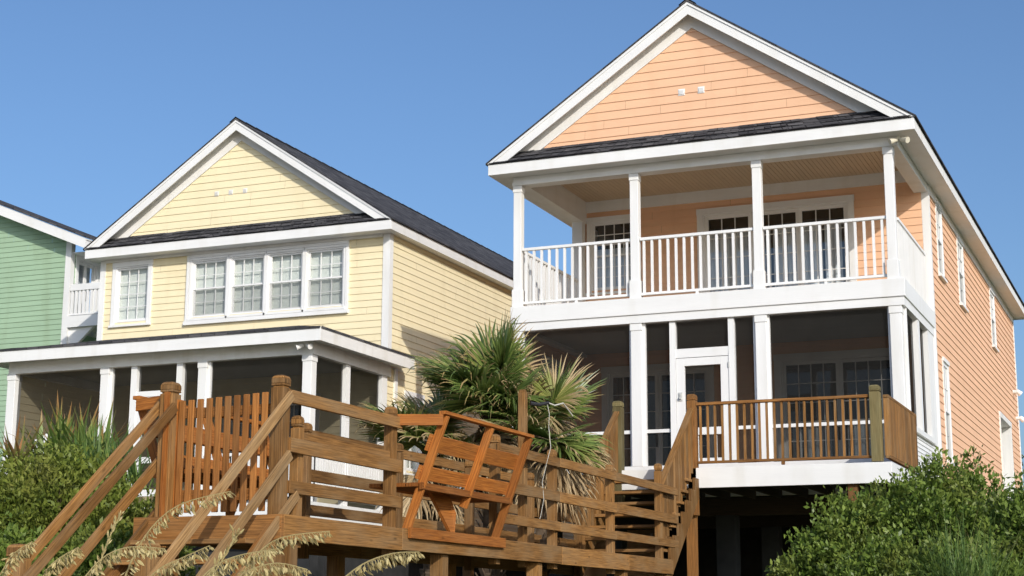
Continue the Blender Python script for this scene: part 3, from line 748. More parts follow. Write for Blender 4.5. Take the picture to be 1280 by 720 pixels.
# ================================================================== YELLOW HOUSE
YX = -19.11
yh = thing('beach_house', (YX, 33, 0), 'two-storey pale yellow beach house with screened ground porch, in the middle of the row', 'house', 'beach houses in a row')
yXL, yXR, yYW, yBK, yZE = -22.83, -15.42, 29.90, 46.5, 9.85
house_top(yh, YX, 29.5, 29.78, 46.9, yZE, 'yellow', .165, ((-19.72, 10.92), (-19.35, 10.92), (-18.98, 10.92)), vr=.055, vm='white_old', half=3.92)
soffit(yh, YX-3.89, YX+3.89, 29.53, yYW-.005, yZE-.2); soffit(yh, yXR+.005, YX+3.89, yYW-.004, 46.87, yZE-.2); soffit(yh, YX-3.89, yXL-.005, yYW-.004, 46.87, yZE-.2)
Gf = Fr((0, yYW, 0), (1, 0, 0), (0, -1, 0)); Gr = Fr((yXR, 0, 0), (0, 1, 0), (1, 0, 0)); Gl = Fr((yXL, 0, 0), (0, 1, 0), (-1, 0, 0))
YW1 = (-22.40, -21.52, 8.18, 9.47)
ws = -20.36; ww = (-16.50+20.36-.0)/4
Y4 = (-20.36, -16.50, 8.16, 9.46)
siding(yh, 'yellow', Gf, yXL+.12, yXR-.14, 3.8, 9.60, .148, (YW1, Y4, (-19.4, -17.0, 3.95, 6.3)))
mb = MB(); mb.fbox(Gf, yXL+.125, yXR-.145, 9.585, yZE-.202, .026, .062); mb.build('frieze_board', 'white_old', yh)
window(yh, Gf, *YW1, 3, 4, hung=False, back='blind', casing=.10)
for k in range(4):
    u0 = Y4[0]+ww*k; u1 = u0+ww
    window(yh, Gf, u0+(.045 if k else 0), u1-(.045 if k < 3 else 0), Y4[2], Y4[3], 3, 4, casing=.1 if False else .044 if 0 < k < 3 else .045, hung=True, back='blind', screen=True)
mb = MB(); mb.fbox(Gf, Y4[0]-.12, Y4[0]-.058, Y4[2]-.08, Y4[3]+.052, .0, .058); mb.fbox(Gf, Y4[1]+.058, Y4[1]+.12, Y4[2]-.08, Y4[3]+.052, .0, .058); mb.fbox(Gf, Y4[0]-.12, Y4[1]+.12, Y4[3]+.0525, Y4[3]+.12, .0, .06)
mb.fbox(Gf, Y4[0]-.14, Y4[1]+.14, Y4[2]-.17, Y4[2]-.085, .0, .085); mb.build('window_trim', 'white', yh)
YSW = (30.78, 31.5, 4.7, 6.28)
siding(yh, 'yellow', Gr, yYW+.13, yBK-.12, 2.9, yZE-.2, .148, (YSW,))
window(yh, Gr, *YSW, 2, 4, back='blind', casing=.1)
siding(yh, 'yellow', Gl, yYW+.13, yBK-.12, 1.0, yZE-.2, .148)
Gb = Fr((0, yBK, 0), (1, 0, 0), (0, 1, 0)); siding(yh, 'yellow', Gb, yXL, yXR, 1.0, yZE-.2, .148)
for x0, x1 in ((yXR-.14, yXR+.025), (yXL-.025, yXL+.12)):
    mb = MB(); mb.box(x0, x1, yYW-.03, yYW+.13, 3.4, yZE-.203); mb.build('corner_board', 'white', yh)
mb = MB(); mb.box(yXR-.12, yXR+.025, yBK-.13, yBK+.02, 1.0, yZE-.2); mb.build('corner_board', 'white', yh)
# porch
PY, PZ1 = 26.6, 6.55; PXL, PXR = -22.53, -15.30
YC = [-22.45, -20.11, -17.79, -15.44]
mb = MB(); mb.box(PXL, PXR, PY, PY+.22, PZ1, 6.79); mb.build('porch_beam', 'white_old', yh)
for x0, x1 in ((PXL, PXL+.2), (PXR-.2, PXR)):
    mb = MB(); mb.box(x0, x1, PY+.22, yYW-.05, PZ1, 6.79); mb.build('porch_beam', 'white_old', yh)
# shed roof with hipped ends
ex0, ex1, ey = -22.90, -14.96, 26.25; zE2 = 7.0; rise = .80
a = [V((ex0, ey, zE2)), V((ex1, ey, zE2)), V((ex1, yYW+.35, zE2)), V((ex0, yYW+.35, zE2)), V((yXL+.3, yYW-.03, zE2+rise)), V((ex1-2.6, yYW-.03, zE2+rise))]
mb = MB()
mb.poly((a[0], a[1], a[5], a[4]), ((0, 0), (7.9, 0), (7, 3.7), (.9, 3.7)))
mb.poly((a[1], a[2], a[5]), ((0, 0), (3.8, 0), (3.4, .6))); mb.poly((a[3], a[0], a[4]), ((0, 0), (3.8, 0), (.4, .6)))
lo_ = V((0, 0, -.03))
for p, q in ((a[0], a[1]), (a[1], a[2]), (a[3], a[0])):
    o = V((0, -.02, 0)) if p.y == q.y else V((.02 if p.x > -18 else -.02, 0, 0))
    mb.quad(p+lo_+o, q+lo_+o, q+o+V((0, 0, .012)), p+o+V((0, 0, .012)))
for k in range(60):
    f0, f1 = k/60, (k+1)/60-.002; p, q = a[0].lerp(a[1], f0), a[0].lerp(a[1], f1); u = V((0, -.02, random.uniform(.008, .022))); bk = V((0, .3, .07))
    mb.quad(p+u, q+u, q+bk, p+bk)
mb.build('porch_roof', 'shingle', yh)
mb = MB(); mb.box(ex0, ex1, ey, ey+.03, 6.74, zE2-.002); mb.build('fascia', 'white', yh, .004)
mb = MB(); mb.box(ex1-.03, ex1, ey+.03, yYW+.35, 6.74, zE2-.002); mb.build('fascia', 'white_old', yh)
mb = MB(); mb.box(ex0, ex0+.03, ey+.03, yYW+.35, 6.74, zE2-.002); mb.build('fascia', 'white_old', yh)
soffit(yh, ex0+.03, ex1-.03, ey+.03, PY-.004, 6.79, 'white_old'); soffit(yh, PXR+.004, ex1-.03, PY-.003, yYW+.34, 6.79, 'white_old'); soffit(yh, ex0+.03, PXL-.004, PY-.003, yYW+.34, 6.79, 'white_old')
mb = MB(); mb.box(PXL+.2, PXR-.2, PY+.22, yYW-.03, 6.72, 6.74); mb.build('ceiling', 'grey_ceiling', yh)
for x in YC: column(yh, x, PY+.11, 3.75, PZ1, w=.20, base=.0)
Gp = Fr((0, PY+.10, 0), (1, 0, 0), (0, -1, 0))
for u in (-19.49, -18.41): post(yh, Gp, u, u+.14, 3.95, PZ1)
for u in (YC[1]+.10, YC[2]+.10): post(yh, Gp, u, u+.05, 3.95, PZ1, -.06, .03)
mb = MB(); mb.fbox(Gp, -19.35, -18.41, 5.92, 6.03, -.07, .05); mb.build('screen_frame', 'white', yh)
ysd = MB()
for u0, u1, z0, z1 in ((-19.345, -19.22, 3.95, 5.915), (-18.54, -18.415, 3.95, 5.915), (-19.219, -18.541, 5.78, 5.915), (-19.219, -18.541, 4.6, 4.72), (-19.219, -18.541, 3.95, 4.08)): ysd.fbox(Gp, u0, u1, z0, z1, -.03, .04)
ysd.build('screen_door', 'white', yh)
for u0, u1 in ((YC[0]+.10, YC[1]-.10), (YC[1]+.15, -19.49), (-19.35, -18.41), (-18.27, YC[2]-.10), (YC[2]+.15, YC[3]-.10)):
    screen_panel(yh, Gp, u0, u1, 3.95, PZ1, -.03)
Gs = Fr((PXR-.08, 0, 0), (0, 1, 0), (1, 0, 0))
screen_panel(yh, Gs, PY+.26, 29.55, 3.95, PZ1, -.04)
for u0, u1 in ((27.98, 28.14), (29.52, 29.74)): post(yh, Gs, u0, u1, 3.75, PZ1, -.07, .05)
siding(yh, 'yellow', Gs, 29.74, yYW+.3, 3.4, PZ1+.2, .148)
mb = MB(); mb.box(PXR-.09, PXR-.03, yYW+.20, yYW+.32, 3.4, 6.78); mb.build('corner_board', 'white', yh)
mb = MB(); mb.box(PXL, PXR+.03, PY-.03, PY+.05, 3.42, 3.76); mb.box(PXR-.05, PXR+.03, PY+.051, 29.74, 3.42, 3.76); mb.build('floor_band', 'white', yh)
mb = MB(); mb.box(PXL+.1, PXR-.1, PY+.06, yYW-.03, 3.6, 3.76); mb.build('porch_floor', 'floor', yh)
siding(yh, 'yellow', Fr((PXL+.08, 0, 0), (0, 1, 0), (1, 0, 0)), PY+.26, yYW, 3.76, PZ1, .148)
balustrade(yh, (PXR-.04, PY+.28, 0), (PXR-.04, 29.5, 0), 3.86, 4.72, 26, 'white', .05, rail_w=.08, rail_h=.06, foot=False)
for u0, u1 in ((YC[2]+.13, YC[3]-.13),):
    balustrade(yh, (u0, PY+.03, 0), (u1, PY+.03, 0), 3.86, 4.72, 18, 'white', .05, rail_w=.08, rail_h=.06, foot=False)
floodlight(yh, (PXR-.1, PY-.1, 6.70), 'white_old')
french_door(yh, Gf, -19.28, -17.12, 3.95, 6.18, 2, 4, 6, curtain=False)
for px, py in ((-22.3, 26.9), (-18.9, 26.9), (-15.5, 26.9), (-18.9, 29.6)):
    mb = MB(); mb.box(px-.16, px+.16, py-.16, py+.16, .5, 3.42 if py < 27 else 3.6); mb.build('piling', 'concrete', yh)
mb = MB(); mb.box(PXL+.1, PXR-.1, PY+.8, PY+.9, .5, 3.6); mb.box(PXR-.4, PXR-.3, PY+.91, 46, .5, 3.59); mb.build('dark_underside_backing', 'concrete', yh)  # dark walls added under the porch to hold its underside in shade

# ================================================================== GREEN HOUSE
gh = thing('beach_house', (-28.6, 34, 0), 'pale green beach house with a small white side balcony, cut off at the left edge', 'house', 'beach houses in a row')
gY, gX = 32.0, -25.40
Q = Fr((0, gY, 0), (1, 0, 0), (0, -1, 0)); Qr = Fr((gX, 0, 0), (0, 1, 0), (1, 0, 0))
gs = .405; gex = -24.66; gez = 10.80
gr = lambda x: gez+gs*(gex-x)
xrg = -30.4
lo = lambda z: -33.0; hi = lambda z: min(gX-.14, gex-(z+.24-gez)/gs)
siding(gh, 'green', Q, -33, gX, 1.0, gr(xrg)-.2, .131, (), lo, hi)
mb = MB()
P = [V((gex, gY-.42, gez-.05)), V((xrg, gY-.42, gr(xrg)-.05)), V((xrg, gY-.42, gr(xrg))), V((gex, gY-.42, gez))]; off = V((0, 3.0, 0))
mb.prism(P, off)
P2 = [V((2*xrg-p.x, p.y, p.z)) for p in P]; mb.prism(P2, off)
mb.build('roof', 'shingle', gh)
mb = MB(); mb.prism([(gex-.02, gY-.40, gez-.055), (xrg, gY-.40, gr(xrg)-.055), (xrg, gY-.40, gr(xrg)-.32), (gex-.02, gY-.40, gez-.31)], (0, .03, 0)); mb.build('rake_board', 'white', gh)
mb = MB(); mb.prism([(gex-.02, gY-.369, gez-.09), (xrg, gY-.369, gr(xrg)-.09), (xrg, gY+.0, gr(xrg)-.09), (gex-.02, gY+.0, gez-.09)], (0, 0, -.02)); mb.build('rake_soffit', 'white', gh)
mb = MB(); mb.box(gex-.05, gex-.02, gY-.36, gY+2.5, gez-.31, gez-.055); mb.build('fascia', 'white', gh)
soffit(gh, gX+.01, gex-.05, gY+.0, gY+4, gez-.3)
mb = MB(); mb.box(gX-.14, gX+.03, gY-.03, gY+.12, 6.0, gez+.02); mb.build('corner_board', 'white', gh)
GD = (32.28, 33.05, 8.55, 10.4)
siding(gh, 'green', Qr, gY+.12, gY+4, 1.0, gez-.3, .131, (GD,))
french_door(gh, Qr, *GD, 2, 1, 1, casing=.1, curtain=True, back_top=1)
mb = MB(); mb.box(gX+.035, -24.2, gY+.0, gY+3, 8.68, 8.86); mb.build('balcony_floor', 'white', gh)
mb = MB(); mb.box(gX+.035, -24.2, gY-.035, gY-.002, 8.62, 8.90); mb.build('fascia', 'white', gh)
br = balustrade(gh, (gX+.04, gY+.03, 0), (-24.2, gY+.03, 0), 8.92, 9.70, 10, 'white', .055, rail_w=.09, rail_h=.16, foot=False)
balustrade(gh, (-24.24, gY+.08, 0), (-24.24, gY+3, 0), 8.92, 9.70, 18, 'white', .055, rail_w=.09, rail_h=.16, foot=False)
mb = MB(); mb.prism([(gX+.03, gY+.06, 8.62), (gX+.75, gY+.06, 8.62), (gX+.03, gY+.06, 8.0)], (0, .09, 0)); mb.build('bracket', 'white', gh)

# ================================================================== BOARDWALK
bw = thing('boardwalk', (-7.8, 17, 0), 'weathered brown wooden boardwalk with plank railings, gate and beach stair', 'boardwalk')
NX, FX = -7.20, -8.40; WY0, WY1 = 11.93, SY0
mb = MB(); y = WY0+.03
while y < WY1-.02:
    mb.box(FX-.12, NX+.07, y, y+.132, BZ-.035, BZ+random.uniform(0, .004)); y += .14
mb.build('decking', 'wood', bw)
def planks(x, y0, y1, z0, z1, t, mat, name, joints=()):
    ys = [y0, *joints, y1]
    for a, b in zip(ys[:-1], ys[1:]):
        mb = MB(); w = random.uniform(-.008, .008)
        mb.hexa([(x, a+.003, z0), (x+t, a+.003, z0), (x+t, a+.003, z1), (x, a+.003, z1), (x, b-.003, z0+w), (x+t, b-.003, z0+w), (x+t, b-.003, z1+w), (x, b-.003, z1+w)])
        mb.build(name, mat, bw, .004)
planks(NX+.075, WY0-.03, WY1+.25, 2.255, 2.465, .045, 'wood', 'side_beam', (14.12, 18.4, 20.9))
planks(FX-.17, WY0-.03, WY1, 2.255, 2.465, .045, 'wood', 'side_beam', (16,))
mb = MB(); mb.box(FX-.17, NX+.12, WY0-.075, WY0-.031, 2.25, 2.462); mb.build('end_beam', 'wood_deck', bw, .004)
# posts and rails
def under_post(x, y): 
    mb = MB(); mb.box(x-.07, x+.07, y-.07, y+.07, .3, 2.25); mb.build('support_post', 'wood', bw)
for y in (14.06, 16.62, 18.37, 20.48): cap_post(bw, NX, y, 2.2, 3.64, .10)
cap_post(bw, NX, 11.98, 2.2, 3.66, .125); cap_post(bw, FX+.07, 11.98, 2.2, 3.66, .135)
cap_post(bw, NX+.01, 12.26, 2.2, 3.34, .09)
for y in (14.5, 16.6, 18.6, 20.6): cap_post(bw, FX, y, 2.2, 3.58, .10)
tall = MB(); tall.box(NX-.12, NX-.03, 17.57, 17.66, 2.2, 4.24); tall.box(NX-.11, NX-.04, 17.58, 17.65, 4.2405, 4.275); tp = tall.build('tall_post', 'wood', bw, .006)
RT = .04
def rails(x, y0, y1, joints=()):
    planks(x, y0, y1, 3.425, 3.535, RT, 'wood', 'rail', joints)
    planks(x, y0, y1, 3.00, 3.125, RT, 'wood', 'rail', joints)
    planks(x, y0, y1, 2.65, 2.76, RT, 'wood', 'rail', joints)
xr_ = NX+.052
rails(xr_, 12.02, 14.14); rails(xr_, 16.55, 23.28, (18.42, 20.5))
planks(xr_-.05, 12.3, 14.0, 3.09, 3.20, .03, 'wood', 'rail')
xf_ = FX-.095
rails(xf_, 14.45, WY1, (16.6, 18.6, 20.6)); 
for x, y in ((NX, 12.15), (FX, 12.15), (NX, 15.2), (FX, 15.2), (NX, 17.8), (NX, 20.9), (FX, 18), (FX, 21)): under_post(x, y)
mb = MB(); mb.box(NX-.19, NX+.07, 12.06, 12.24, 1.2, 2.12) if False else None
# gate between the front posts
gate_x0, gate_x1, gy = FX+.17, NX-.09, 11.99
mb = MB(); mb.box(gate_x0, gate_x1, gy, gy+.03, 3.33, 3.42)
gate = mb.build('gate', 'wood_mid', bw, .004); tag(gate, 'picket gate of fresher reddish boards')
mb = MB(); mb.box(gate_x0, gate_x1, gy, gy+.03, 2.60, 2.70); mb.build('gate_rail', 'wood_mid', gate, .004)
npk = 10; wv = (gate_x1-gate_x0)/npk
for k in range(npk):
    x = gate_x0+wv*k; mb = MB(); h = 3.485+.004*k
    w = .062
    mb.hexa([(x, gy-.022, 2.50), (x+w, gy-.022, 2.50), (x+w, gy-.001, 2.50), (x, gy-.001, 2.50), (x, gy-.022, h), (x+w, gy-.022, h), (x+w, gy-.001, h), (x, gy-.001, h)])
    mb.build('picket', 'wood_mid', gate, .006)
mb = MB(); mb.box(FX+.075, FX+.11, WY0-.05, WY0-.0, 2.45, 3.56); mb.build('gate_jamb', 'wood_red', bw)
mb = MB(); mb.box(FX+.112, FX+.165, WY0+.06, WY0+.12, 2.45, 3.5); mb.build('gate_jamb', 'wood_red', bw)
# stair down to the beach
s1 = .84
def srail(x, yt, zt, yb, w, h, mat, name='stair_rail', dx=0.0):
    zb = zt-(yt-yb)*s1; mb = MB(); mb.beam((x+dx, yt, zt), (x+dx, yb, zb), w, h, (1, 0, 0)); return mb.build(name, mat, bw, .005)
ysb = 9.55
for x, sd_ in ((NX+.085, 1), (FX-.03, -1)):
    mt = 'grey_wood' if sd_ > 0 else 'wood'
    srail(x, 12.02, 3.49, ysb, .036, .088, mt)
    srail(x, 12.02, 2.98, ysb, .036, .088, mt)
    srail(x, 12.16, 2.65, ysb, .036, .082, mt)
srail(FX+.165, 11.92, 3.43, ysb, .036, .085, 'wood')
for x in (NX+.02, FX+.02):
    mb = MB(); mb.beam((x, WY0-.02, 2.28), (x, 9.4, 2.28-(WY0-.02-9.4)*s1), .045, .26, (1, 0, 0)); mb.build('stringer', 'wood_deck', bw)
n = 12
for k in range(1, n):
    y = WY0-.1-k*.205; z = BZ-.02-k*.172; mb = MB(); mb.box(FX+.05, NX-.01, y-.11, y+.12, z-.04, z); mb.build('tread', 'wood', bw, .004)
for x in (NX-.03, FX-.02):
    cap_post(bw, x, 10.2, .3, 2.16, .14, 'wood', 'stair_post')
mb = MB(); mb.box(NX-.0, NX+.19, 11.66, 11.82, .3, 2.12); mb.build('support_post', 'wood', bw, .008)

# ---------------------------------------------------------- benches built into the railing
def bench(loc, sgn, label, y0, L):
    """back leans outward over the edge; sgn=+1 leans to +x"""
    b = thing('bench', loc, label, 'bench', 'slant-back benches on the boardwalk')
    X = lambda d: loc[0]+sgn*d
    z0, z1 = 2.42, 3.56; lean = .42
    Fp = lambda y, f, d=0: V((X(.06+lean*f+d), y, z0+(z1-z0)*f))
    side = (0, 1, 0)
    def brd(p, q, w, h, s, name, mat='wood_red'):
        mb = MB(); mb.beam(p, q, w, h, s); return mb.build(name, mat, b, .004)
    ys = (y0+.05, y0+L/2+.02, y0+L-.05)
    for i, y in enumerate(ys):
        f0 = 0 if i != 1 else .30
        brd(Fp(y, f0-.02), Fp(y, 1.0), .040, .088, (0, 1, 0), 'support')
    # top cap, two back boards (inner face of supports)
    brd(V((X(.06+lean+.0), y0-.02, z1+.02)), V((X(.06+lean), y0+L+.02, z1+.02)), .075, .035, (1, 0, 0), 'top_rail')
    for f, h in ((.77, .17), (.52, .14)):
        brd(Fp(y0, f, -.075), Fp(y0+L, f, -.075), .032, h, Fp(0, 1)-Fp(0, 0), 'back_board') if False else None
        u = (Fp(0, 1)-Fp(0, 0)).normalized(); c0, c1 = Fp(y0, f, -.062), Fp(y0+L, f, -.062)
        mb = MB(); mb.beam(c0, c1, h, .035, u); mb.build('back_board', 'wood_red', b, .004)
    # seat planks run inward, front edge board outside
    for k in range(4):
        d = .06+lean*.36-.06-k*.135
        mb = MB(); mb.beam(V((X(d), y0-.01, z0+.47)), V((X(d), y0+L+.01, z0+.47)), .125, .04, (1, 0, 0)); mb.build('seat_board', 'wood_red', b, .004)
    brd(Fp(y0, .40, .02), Fp(y0+L, .40, .02), .04, .07, (1, 0, 0), 'seat_rail')
    # bracket under the seat at the middle
    ym = ys[1]
    mb = MB(); mb.prism([V((X(-.02), ym-.36, z0+.45)), V((X(.02), ym+.00, z0+.45)), V((X(.10), ym-.0, z0+.26)), V((X(.13), ym-.10, z0+.03)), V((X(.11), ym-.15, z0+.06))], (-sgn*.04, 0, 0)); mb.build('brace', 'wood_red', b)
    brd(V((X(.06), y0-.16, z1-.05)), V((X(.06+lean), y0+.0, z1-.05)), .03, .11, (0, 1, 0), 'arm_rail')
    mb = MB(); mb.box(min(X(.125), X(.165)), max(X(.125), X(.165)), y0-.02, y0+L+.06, 2.372, 2.478); mb.build('base_board', 'wood_red', b, .004)
    return b
bench((NX, 15.4, BZ), 1, 'reddish wooden bench leaning out over the near side of the boardwalk, beside the palm', 14.24, 2.26)
bench((FX, 13.4, BZ), -1, 'reddish wooden bench with slanted back on the far side, behind the gate', 12.25, 2.2)

# cord on the tall post
mb = MB(); mb.tube([(-7.18, 17.62, 4.11), (-7.1, 17.7, 4.10), (-7.02, 17.8, 4.13)], [.025, .022, .02], 8); cd = mb.build('cord', 'black'); tag(cd, 'black and white cord tied to the tall thin post, hanging down by the palm', 'cord')
mb = MB(); mb.tube([(-7.02, 17.8, 4.13), (-6.98, 17.9, 4.11), (-6.95, 18.1, 4.16), (-6.95, 18.3, 4.09), (-6.94, 18.4, 4.04)], .009, 6)
mb.tube([(-7.03, 17.78, 4.12), (-7.01, 17.8, 4.0), (-7.03, 17.83, 3.85), (-7.0, 17.82, 3.6), (-7.07, 17.85, 3.4), (-7.12, 17.85, 3.2), (-7.1, 17.85, 3.0), (-7.14, 17.85, 2.8), (-7.2, 17.8, 2.6)], .004, 6)
mb.build('rope', 'rope', cd)

# ---------------------------------------------------------- white garden chair and its platform
pf = thing('platform', (-20.6, 25.3, 0), 'small white wooden landing at the front of the yellow porch, half hidden by plants', 'platform')
mb = MB(); mb.box(-22.4, -19.6, 24.3, 26.5, 3.62, 3.76); mb.build('decking', 'wood', pf)
for x in (-22.2, -19.8):
    for y in (24.5, 26.2):
        mb = MB(); mb.box(x-.07, x+.07, y-.07, y+.07, .5, 3.62); mb.build('post', 'wood', pf)
ch = thing('garden_chair', (-20.8, 25.4, 3.76), 'white slatted garden chair on the landing, seen behind the left spiky plants', 'chair')
def cb(p, q, w, h, s, name):
    mb = MB(); mb.beam(V(p)+V((-20.8, 25.4, 3.76)), V(q)+V((-20.8, 25.4, 3.76)), w, h, s); return mb.build(name, 'white', ch, .006)
for k in range(5):
    x = -.22+k*.11; hh = 1.12+.10*math.cos((k-2)*.8); cb((x, .12, .35), (x*1.15, .42, hh+.18), .10, .022, (1, 0, 0), 'back_slat')
for k in range(5): cb((-.27, -.36+k*.115, .40-k*.03), (.27, -.36+k*.115, .40-k*.03), .10, .022, (0, 1, 0), 'seat_slat')
for s_ in (-1, 1):
    cb((s_*.33, -.42, .62), (s_*.33, .3, .62), .13, .025, (1, 0, 0), 'armrest')
    cb((s_*.30, -.36, 0), (s_*.30, -.36, .61), .09, .03, (0, 1, 0), 'leg'); cb((s_*.28, -.40, .40), (s_*.28, .55, .02), .03, .10, (1, 0, 0), 'leg')

# ================================================================== PLANTS
def leaf_cloud(P, N, L, Wd, name, mat, parent, bend=.25, rnd=None):
    """one kite-shaped two-fold leaf per point; P positions, N growth direction"""
    n = len(P); base = V((0, 0, 0)); p = parent
    while p is not None: base = base+p.location; p = p.parent
    P = P-np.array(base)
    N = N/np.linalg.norm(N, axis=1, keepdims=True)
    r = RNG.normal(size=(n, 3)); S = np.cross(N, r); S /= np.linalg.norm(S, axis=1, keepdims=True)+1e-9
    U = np.cross(S, N)
    sc_ = RNG.uniform(.5, 1.0, (n, 1))**1.0*1.45; L = L*sc_; Wd = Wd*sc_*RNG.uniform(.8, 1.2, (n, 1))
    a = P; m = P+N*L*.5; t = P+N*L+U*L*bend*RNG.uniform(-1, 1, (n, 1))
    l = m+S*Wd*.5+U*Wd*.18; rr = m-S*Wd*.5+U*Wd*.18
    verts = np.stack([a, rr, t, l], 1).reshape(-1, 3)
    me = bpy.data.meshes.new(name)
    me.vertices.add(4*n); me.vertices.foreach_set('co', verts.astype(np.float32).ravel())
    me.loops.add(4*n); me.loops.foreach_set('vertex_index', np.arange(4*n, dtype=np.int32))
    me.polygons.add(n); me.polygons.foreach_set('loop_start', np.arange(0, 4*n, 4, dtype=np.int32))
    try: me.polygons.foreach_set('loop_total', np.full(n, 4, dtype=np.int32))
    except Exception: pass
    uv = me.uv_layers.new(name='UVMap')
    x = (RNG.uniform(0, 1, n) if rnd is None else rnd)
    uvs = np.zeros((n, 4, 2), np.float32); uvs[:, :, 0] = x[:, None]; uvs[:, 1, 1] = .5; uvs[:, 2, 1] = 1; uvs[:, 3, 1] = .5
    uv.data.foreach_set('uv', uvs.ravel()); me.materials.append(mat); me.update(calc_edges=True); me.validate()
    o = bpy.data.objects.new(name, me); COL.objects.link(o); o.parent = parent; return o

M['bush_a'] = mat_leaf('bush_leaf', (.065, .125, .016), (.28, .37, .075), None, .8, .35, .42, .35, (.30, .26, .07), .45)
M['bush_b'] = mat_leaf('yellow_green_leaf', (.085, .130, .018), (.31, .36, .065), None, .8, .35, .5, .3, (.36, .28, .09), .5)
M['bark'] = mat_plain('twig_bark', (.085, .065, .045), .9, 0, .1, .3, 8)
M['palm_leaf'] = mat_leaf('palm_leaf', (.070, .125, .028), (.27, .34, .090), (.42, .29, .13), .98, .32, .35, .5)
M['palm_worn'] = mat_leaf('worn_palm_leaf', (.15, .19, .04), (.38, .36, .11), (.46, .34, .18), .62, .22, .5, .3)
M['palm_dead'] = mat_leaf('dead_palm_leaf', (.26, .165, .075), (.52, .40, .24), None, .8, .15, .7, .2)
M['palm_trunk'] = mat_plain('palm_trunk', (.11, .08, .055), .95, 0, .1, .35, 12)
M['blade'] = mat_leaf('spiky_blade', (.085, .15, .03), (.27, .34, .08), (.36, .20, .07), .88, .25, .45, .35)
M['blade_brown'] = mat_leaf('browned_blade', (.10, .12, .03), (.30, .24, .09), (.33, .16, .06), .7, .2, .6, .25)
M['oat'] = mat_leaf('sea_oat_straw', (.40, .315, .125), (.70, .60, .31), None, .8, .35, .6, .25)
M['tuft'] = mat_leaf('dune_grass_blade', (.06, .13, .03), (.22, .31, .085), (.34, .30, .12), 1.0, .3, .5, .3)
M['far_tree'] = mat_leaf('far_tree_leaf', (.022, .05, .010), (.06, .10, .022), None, .8, .2, .5, .3)

def bush(loc, label, lumps, n, mat, L=.075, W=.034, group='dune shrubs', twigs=26):
    b = thing('shrub', loc, label, 'shrub', group)
    vols = np.array([l[3]*l[4]*l[5] for l in lumps])**.67; vols /= vols.sum()
    Ps, Ns, Rs = [], [], []
    for l, f in zip(lumps, vols):
        k = int(n*f)
        # leaves gather on twig ends: clusters spread over the lump
        nc = max(30, k//26)
        d = RNG.normal(size=(nc, 3)); d /= np.linalg.norm(d, axis=1, keepdims=True); d[:, 2] = np.where(d[:, 2] < -.35, -d[:, 2], d[:, 2])
        rad = RNG.uniform(.40, 1.0, (nc, 1))**.45*(1+.085*RNG.normal(size=(nc, 1)))
        c = np.array(l[:3])+d*rad*np.array(l[3:6])
        idx = RNG.integers(0, nc, k); out = d[idx]
        out = out*.8+np.array([0, 0, .75])+RNG.normal(size=(k, 3))*.25
        out /= np.linalg.norm(out, axis=1, keepdims=True)
        along = RNG.uniform(-.10, .12, (k, 1))
        Ps.append(c[idx]+out*along+RNG.normal(size=(k, 3))*.035); Ns.append(out*.75+RNG.normal(size=(k, 3))*.55)
        tone = RNG.uniform(0, .55, nc); Rs.append(np.clip(tone[idx]+RNG.uniform(-.1, .45, k), 0, 1))
    leaf_cloud(np.concatenate(Ps), np.concatenate(Ns), L, W, 'foliage', M[mat], b, .3, np.concatenate(Rs))
    mb = MB()
    for l in lumps:
        for k in range(twigs):
            d = V(RNG.normal(size=3)).normalized(); d.z = abs(d.z)*.8
            tip = V(l[:3])+V((d.x*l[3], d.y*l[4], d.z*l[5]))*RNG.uniform(.8, 1.02); root = V((l[0]*.6+loc[0]*.4+RNG.uniform(-.3, .3), l[1]*.6+loc[1]*.4+RNG.uniform(-.3, .3), loc[2]))
            mid = root.lerp(tip, .5)+V(RNG.normal(size=3))*.08
            mb.tube([root, mid, tip], [.018, .011, .004], 4)
    mb.build('branches', 'bark', b)
    return b
G0 = 1.0
bush((-2.6, 19.6, G0), 'tall dense green shrub before the right side wall of the peach house', [(-2.75, 19.5, 2.2, 1.0, .9, 1.20), (-3.35, 19.3, 1.9, .85, .9, 1.10), (-2.35, 19.2, 1.9, .9, .9, 1.05)], 44000, 'bush_a', .060, .029)
bush((-4.2, 19.4, G0), 'lower rounded shrub beside the dark opening under the deck', [(-3.80, 19.4, 1.90, .66, .8, 1.10), (-4.25, 19.3, 1.62, .52, .7, .92), (-3.4, 18.9, 1.6, .7, .7, .9)], 30000, 'bush_a', .060, .029)
bush((-1.6, 18.7, G0), 'green shrub at the right edge of the picture', [(-1.55, 18.6, 2.0, .85, .8, 1.05), (-1.0, 18.9, 2.0, .9, .8, 1.1)], 21000, 'bush_a', .060, .029)
bush((-2.6, 17.9, G0), 'low shrub in front of the tall dense shrub', [(-2.9, 17.9, 1.5, .9, .6, .95), (-2.1, 17.7, 1.4, .8, .6, .9)], 21000, 'bush_a', .060, .029)
bush((-11.4, 14.2, G0), 'yellow green rounded bush left of the beach stair', [(-11.25, 14.2, 2.15, 1.0, .9, 1.16), (-12.2, 14.3, 2.05, .9, .9, 1.12), (-10.5, 14.4, 1.85, .7, .8, 1.0)], 60000, 'bush_b', .058, .024, twigs=50)
bush((-10.6, 12.9, G0-.2), 'darker green low bush at the foot of the beach stair', [(-10.8, 12.9, 1.5, .85, .7, .9), (-9.9, 13.2, 1.5, .7, .6, .9), (-11.7, 12.8, 1.6, .8, .7, .95)], 34000, 'bush_a', .062, .026, twigs=40)

